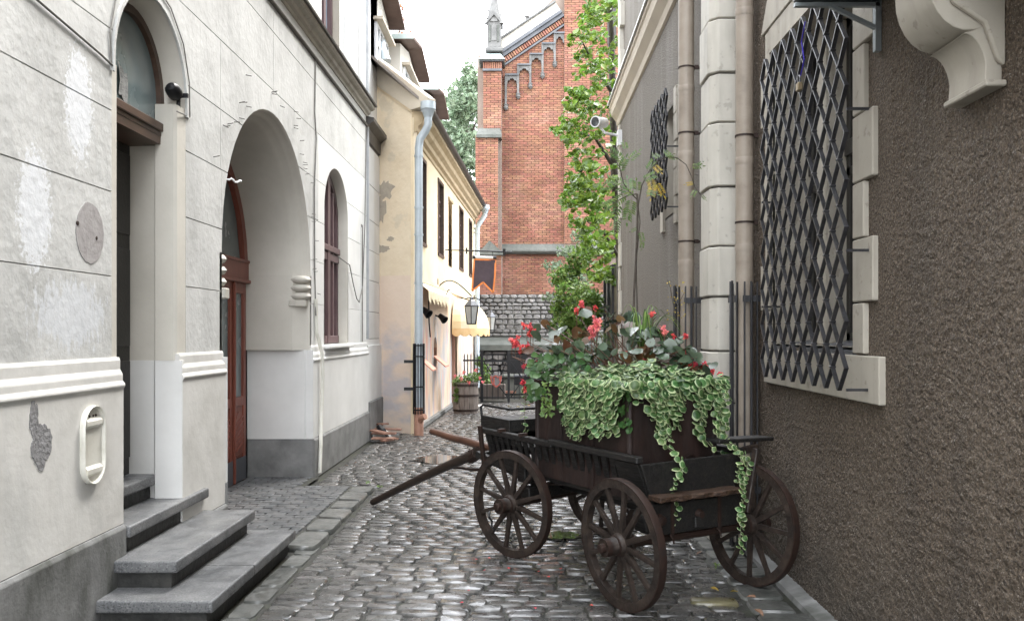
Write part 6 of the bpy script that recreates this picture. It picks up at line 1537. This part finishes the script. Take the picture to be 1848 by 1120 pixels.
# ---- feathery fern
ff = thing('asparagus_fern', LW(-.1,.8,1.3), 'fine feathery green fern between the begonias', 'plant')
for cxp, cyp, d, w, h, nn in ((1052,625,6.3,.10,.14,260),(1094,618,6.2,.09,.17,240),(1030,655,6.15,.12,.08,200),(1150,655,6.0,.08,.06,120)):
    g = G()
    for k in range(nn):
        p = P(cxp,cyp,d)+Vector((random.gauss(0,w*.45),random.gauss(0,.05),random.gauss(0,h*.4))); q = p+Vector((R(-.03,.03),R(-.02,.02),R(-.005,.04))); s_ = Vector((.0013,0,.0008)); g.add([p-s_,p+s_,q+s_*.4,q-s_*.4],[(0,1,2,3)])
    obj('fern_spray', g, lf_mid if cxp != 1094 else lf_rowan, ff, kind='stuff')
# ---- rowan sapling
rw = thing('rowan_sapling', P(1141,640,6.6), 'slender rowan sapling with pinnate leaves arching in front of the roughcast wall', 'tree')
sp_ = [P(a,b,d) for a,b,d in ((1139,660,6.5),(1142,600,6.55),(1145,520,6.6),(1149,440,6.6),(1151,380,6.6),(1150,350,6.6))]
g = G(); g.tube(sp_, [.011,.010,.009,.008,.008,.007], 7)
g.tube([P(a,b,6.6) for a,b in ((1151,375),(1158,335),(1172,308),(1188,290),(1205,283),(1222,285),(1238,297),(1248,318),(1254,338),(1268,356))],[.006,.0055,.005,.0045,.004,.004,.0035,.003,.0025,.002],6)
g.tube([P(a,b,6.6) for a,b in ((1150,360),(1135,345),(1125,330),(1118,300),(1115,285))],[.006,.005,.004,.003,.002],6)
g.tube([P(a,b,6.6) for a,b in ((1149,350),(1135,352),(1115,362),(1105,370))],[.005,.005,.004,.002],6)
g.tube([P(a,b,6.62) for a,b in ((1143,640),(1150,560),(1148,470),(1155,400),(1152,372))],[.006,.005,.005,.004,.003],6)
obj('trunk', g, bark_m, rw, smooth=.9)
def pinnate(n=6):
    g = G(); m = leaf_ov(.34,n=3,fold=.1)
    for i in range(n):
        t = .18+.75*i/n; 
        for sg_ in (-1,1):
            M = Matrix.Translation((sg_*.16,t,-.10*t*t)) @ Matrix.Rotation(-sg_*1.05,4,'Z') @ Matrix.Diagonal((.16,.17*(1-.3*abs(t-.5)),.16,1)); g.add([M@Vector(v) for v in m.v], m.f)
    M = Matrix.Translation((0,1.08,-.12)) @ Matrix.Diagonal((.16,.16,.16,1)); g.add([M@Vector(v) for v in m.v], m.f)
    g.add([(-.01,0,0),(.01,0,0),(.006,1,-.11),(-.006,1,-.11)],[(0,1,2,3)]); return g
PMs = []; PYs = []
random.seed(31)
for px,py,ang_,s,yl in ((1120,285,2.4,.14,0),(1128,300,2.0,.13,0),(1135,345,1.9,.16,0),(1125,330,2.6,.16,0),(1118,310,1.2,.13,0),(1160,325,.3,.13,0),(1168,308,1.0,.12,0),(1150,345,1.4,.15,0),(1145,352,2.3,.17,0),(1128,352,-2.6,.15,0),(1112,362,-2.5,.15,0),(1118,368,-1.9,.16,0),(1140,360,-2.0,.17,0),(1132,375,-1.7,.15,0),(1205,283,.0,.07,0),(1180,298,-1.0,.10,1),(1172,320,-1.3,.13,1),(1185,330,-1.1,.12,1),(1178,335,-1.6,.13,1),(1190,285,2.4,.09,0),(1210,281,2.2,.08,0),(1200,282,.5,.08,0),(1252,330,-2.8,.07,1),(1256,342,-2.2,.08,0),(1266,352,-1.0,.05,0),(1248,300,.1,.09,0),(1256,300,.4,.06,0),(1150,412,-2.6,.06,0),(1156,418,-1.4,.09,0),(1160,435,-1.8,.07,0),(1130,270,1.6,.10,0),(1115,395,-1.9,.12,0),(1108,340,2.9,.13,0),(1165,345,-.3,.10,0),(1135,290,.9,.12,0)):
    nr = Vector((R(-.4,.4),-1,R(.0,.9))).normalized(); M = Matrix.Translation(P(px,py,6.6+R(-.06,.06))) @ nr.to_track_quat('Z','Y').to_matrix().to_4x4() @ Matrix.Rotation(ang_-PI/2+R(-.2,.2),4,'Z') @ Matrix.Diagonal((s,s,s,1))
    (PYs if yl else PMs).append(M)
leaves('compound_leaf', rw, [pinnate(), pinnate(5)], [lf_rowan], PMs); leaves('yellowing_leaf', rw, [pinnate()], [lf_yellow], PYs)
# small dry twig by the left cage
tw_ = thing('dry_twig', P(1218,560,7.0), 'dry reddish twig with tiny leaves in front of the left pipe cage', 'plant')
obj('twig_stem', G().tube([P(1222,640,6.9),P(1220,580,6.9),P(1210,520,6.9),P(1205,505,6.9)],.003,5).tube([P(1218,560,6.9),P(1235,528,6.9)],.002,5), bark_m, tw_)
Ms = [leafM(P(R(1203,1240),R(505,580),6.9),(R(-.5,.5),-1,.5),R(0,6),R(.006,.011)) for k in range(40)]
leaves('small_leaf', tw_, [leaf_ov(.6,n=3)], [lf_yellow], Ms)

# ---- trees
def tree(name, label, base, crownfn, nleaf, s0, s1, mats, limbs, seed, limit=300, trunk_r=.12, protos=None, kindname='leaf'):
    random.seed(seed); t = thing(name, base, label, 'tree')
    g = G()
    for pts, r in limbs: g.tube(pts, [r*(1-.75*i/(len(pts)-1)) for i in range(len(pts))], 8)
    obj('trunk', g, bark_m, t, smooth=.9)
    Ms = crownfn(nleaf, s0, s1); leaves(kindname, t, protos or [leaf_ov(.8,fold=.12,n=4)], mats, Ms, limit); return t
def linden_crown(n, s0, s1):
    Ms = []; tw = []
    # outline in the photograph: left edge of the crown at each height
    edge = [(0,1062),(40,1045),(75,1025),(130,1048),(160,1022),(205,1024),(232,1000),(270,1032),(300,1030),(330,1022),(370,1018),(410,1035),(450,1050),(490,1060),(530,1075)]
    def le(py):
        for (a,b),(c,d) in zip(edge,edge[1:]):
            if a<=py<=c: return b+(d-b)*(py-a)/(c-a)
        return edge[0][1] if py<0 else edge[-1][1]
    # sprays: drooping twigs carrying leaves
    for k in range(n//14):
        py = R(-330,505); L = le(py) ; px = L+abs(random.gauss(0,1))*40-2; 
        if px > 1190: px = R(L+20,1190)
        d = R(15.2,18.5) if px > 1080 else R(15.0,16.8)
        p = P(px,py,d); dirx = -1 if R(0,1)<.75 else 1
        dl = Vector((dirx*R(.5,1),R(-.5,.5),R(-.5,.25))).normalized(); ln = R(.3,.85)
        for j in range(14):
            q = p+dl*(ln*j/14-ln*.6)+Vector((0,0,-.12*(j/14)**2))+Vector((R(-.05,.05),R(-.07,.07),R(-.05,.05)))
            qpx = 948+q.x/q.y*F; qpy = 600-(q.z-1.7)/q.y*F
            if qpx < le(qpy)-6+R(-6,10): continue
            Ms.append(leafM(q,(R(-.9,.5),R(-1.2,.3),R(.1,1.2)),R(0,6.28),R(s0,s1)*.5))
    return Ms
tree('linden_tree', 'leafy lime green linden tree between the roughcast house and the church', (1.9,17.5,0), linden_crown, 4500, .10,.155, [lf_lime],
     [([Vector((2.1,17.5,0)),Vector((2.0,17.4,2.5)),Vector((1.8,17.2,5)),Vector((1.7,17,8)),Vector((1.6,17,11))],.14),
      ([Vector((1.8,17.2,5)),P(1075,250,17),P(1040,235,16)],.05),([Vector((1.8,17.2,4)),P(1070,350,17),P(1040,330,16.2)],.05),([Vector((1.75,17.1,6.5)),P(1080,130,16.6),P(1050,75,16)],.05),([Vector((1.9,17.2,3.2)),P(1090,420,17),P(1060,400,16.5)],.04)], 61,
     protos=[leaf_ov(.92,fold=.10,n=4), leaf_ov(.85,fold=.2,n=4)])
def blobcrown(cs):
    def fn(n,s0,s1):
        Ms = []; tot = sum(c[3]*c[4] for c in cs)
        for (px,py,d,rx,rz) in cs:
            c = P(px,py,d)
            for k in range(int(n*rx*rz/tot)):
                a, b, r = R(0,6.28), R(-1,1), R(.25,1)**.5*R(.75,1.08)
                p = c+Vector((math.cos(a)*math.sqrt(1-b*b)*rx*r, math.sin(a)*math.sqrt(1-b*b)*rx*r*.9, b*rz*r))
                Ms.append(leafM(p,(R(-1,1),R(-1.2,.4),R(0,1.3)),R(0,6.28),R(s0,s1)*.5))
        return Ms
    return fn
random.seed(88)
cs = [(R(800,872),R(135,300),R(42,47),R(.4,.95),R(.35,.8)) for _ in range(62)]+[(R(842,870),R(115,180),44,R(.4,.7),R(.4,.7)) for _ in range(12)]+[(R(770,860),R(260,420),46,R(.9,1.5),R(.8,1.3)) for _ in range(10)]
cs = [c for c in cs if not (c[0] < 838 and c[1] < 150+ (838-c[0])*.9)]
tree('background_tree', 'pale green tree beyond the lane left of the church', (-3.2,44,0), blobcrown(cs), 9500, .16,.30, [lf_far],
     [([Vector((-3.4,45,0)),Vector((-3.3,45,5)),P(840,250,45),P(852,160,45)],.25),([P(840,300,45),P(815,230,45)],.1),([P(842,270,45),P(866,200,45)],.1)], 62, kindname='leaf')
# shrub clump at the lane end
cs = [(1045,470,18.5,.30,.35),(1020,500,18.5,.35,.3),(1035,530,18,.45,.3),(1055,545,17.6,.4,.35),(1020,555,18,.35,.3),(1045,575,17.5,.45,.3),(1010,585,17.8,.28,.2),(1065,560,17.2,.3,.5),(1030,600,17.5,.4,.25)]
def bush(name, label, cs, n, s0, s1, m, base, seed, limit=300):
    random.seed(seed); t = thing(name, base, label, 'shrub'); Ms = blobcrown(cs)(n,s0,s1); leaves('leaf', t, [leaf_ov(.65,n=4)], [m], Ms, limit)
    g = G()
    for c in cs[:8]: g.tube([Vector(base), Vector(base).lerp(P(*c[:3]),.5)+Vector((.05,0,.1)), P(*c[:3])], [.02,.014,.006], 5)
    obj('stems', g, bark_m, t); return t
bush('yard_shrub', 'bright green bushy shrub in front of the slatted fence', cs, 3600, .06,.13, lf_fresh, (1.15,18.2,0), 71)
bush('grey_leaved_shrub', 'loose grey green shrub against the brick church wall', [(1000,480,21,.35,.16),(1030,455,21,.4,.2),(1050,430,21,.35,.2),(1015,510,21,.4,.2),(990,535,21,.25,.12),(1040,500,21,.4,.25)], 900, .05,.14, lf_far, (1.1,21,0), 72, 200)
bush('potted_geranium', 'bushy green geranium with pink blooms growing in the barrel planter', [(838,685,18.0,.22,.12),(855,680,18.0,.18,.12),(825,690,17.9,.14,.10),(824,712,17.8,.06,.20)], 700, .03,.065, lf_fresh, (b0.x,b0.y,.6), 73)
gf = thing('pink_geranium_bloom', P(850,676,17.85), 'pink geranium blooms scattered over the barrel planter', 'flowers')
for px,py in ((822,678),(838,672),(858,668),(866,682),(846,690),(832,684),(872,690)):
    g = G()
    for k in range(8): M = leafM(P(px,py,17.8)+Vector((R(-.03,.03),0,R(-.03,.03))),(R(-.5,.5),-1,.4),R(0,6),.018); m=leaf_ov(.9,n=3); g.add([M@Vector(v) for v in m.v],m.f)
    obj('bloom', g, pinkp_m, gf)
bush('gate_shrub', 'yellowish green shrub growing behind the left part of the gate', [(872,672,21.6,.22,.28),(888,690,21.6,.25,.2),(866,650,21.6,.15,.15),(880,700,21.5,.2,.15)], 700, .04,.10, lf_fresh, (-1.1,21.6,0), 74)
tag(obj('flower_box', G().box(cx(866,21.3),cx(912,21.3),21.15,21.4,.05,.42), barrel_m, bev=.01), 'low wooden flower box behind the left gate leaf', 'planter')
tag(obj('pale_slab', G().box(cx(858,19.5),cx(873,19.5),19.2,19.7,0,.05), plaster_low, bev=.01), 'pale stone slab lying right of the barrel planter', 'slab')
# autumn leaf on the dormer roofs: russet creeper behind the dormers
bush('russet_creeper', 'russet leaved creeper showing above the dormer roofs', [(724,18,17.8,.06,.2),(722,62,19.3,.22,.05),(735,60,19.4,.18,.06),(726,35,18.5,.06,.1)], 160, .05,.09, leaf_mat('russet_leaf',(.35,.12,.06),(.45,.22,.10)), (-2.9,18.5,7.0), 75)
# ---- little things lying on the stones
random.seed(5)
me = mesh_of('fallen_petal', leaf_ov(.9,n=3,fold=.3), petal_m); me2 = mesh_of('fallen_leaf', leaf_ov(.6,n=4,fold=.25), lf_yellow); me3 = mesh_of('fallen_leaf', leaf_ov(.6,n=4,fold=.25), M_('brown_dead_leaf',[(.12,.06,.03),(.2,.10,.05)],rough=.5))
for px,py in ((883,1011),(919,1029),(973,1023),(971,1035),(966,1102),(833,1092),(1068,1097),(873,1033),(1012,1030),(990,1045),(860,1013),(845,1070)):
    d = 1.7*F/(py-600); o = inst('fallen_petal', me, None, ((px-948)/F*d,d,.02), (R(-.2,.2),R(-.2,.2),R(0,6)), (.012,.012,.012)); tag(o,'small red begonia petal fallen on the wet cobbles','petal','begonia petals on the cobbles')
for px,py,m,s in ((1290,1068,me2,.03),(1325,1072,me2,.028),(1355,1082,me3,.035),(1370,1110,me3,.04),(1262,1002,me3,.03),(1415,1045,me3,.03),(1180,955,me3,.02),(1245,975,me3,.025),(560,965,me2,.015),(447,885,me2,.016),(640,838,me3,.03),(625,842,me3,.025),(905,772,me3,.04),(935,735,me2,.04),(955,733,me2,.04),(918,733,me2,.035)):
    d = 1.7*F/(py-600); o = inst('fallen_leaf', m, None, ((px-948)/F*d,d,.022), (R(-.2,.2),R(-.2,.2),R(0,6)), (s,s,s)); tag(o,'curled yellow leaf lying flat on the wet paving' if m is me2 else 'brown dead leaf lying flat on the wet paving','leaf','yellow leaves on the paving' if m is me2 else 'brown leaves on the paving')
# tufts growing in joints
random.seed(6)
for px,py,lab in ((686,884,'tiny green weed tuft at the far end of the kerb joint'),(663,876,'yellow green weed tuft on the kerb slabs'),(1192,1035,'small weed behind the near rear wheel'),(1297,1030,'weed sprig in the gutter joint below the right rear wheel')):
    d = 1.7*F/(py-600); t = G()
    for k in range(14):
        M = leafM(Vector(((px-948)/F*d+R(-.03,.03),d+R(-.03,.03),.03+R(0,.02))),(R(-1,1),R(-1,1),1),R(0,6),R(.010,.018)); m=leaf_ov(.5,n=3); t.add([M@Vector(v) for v in m.v],m.f)
    tag(obj('weed_tuft', t, lf_fresh), lab, 'weed')
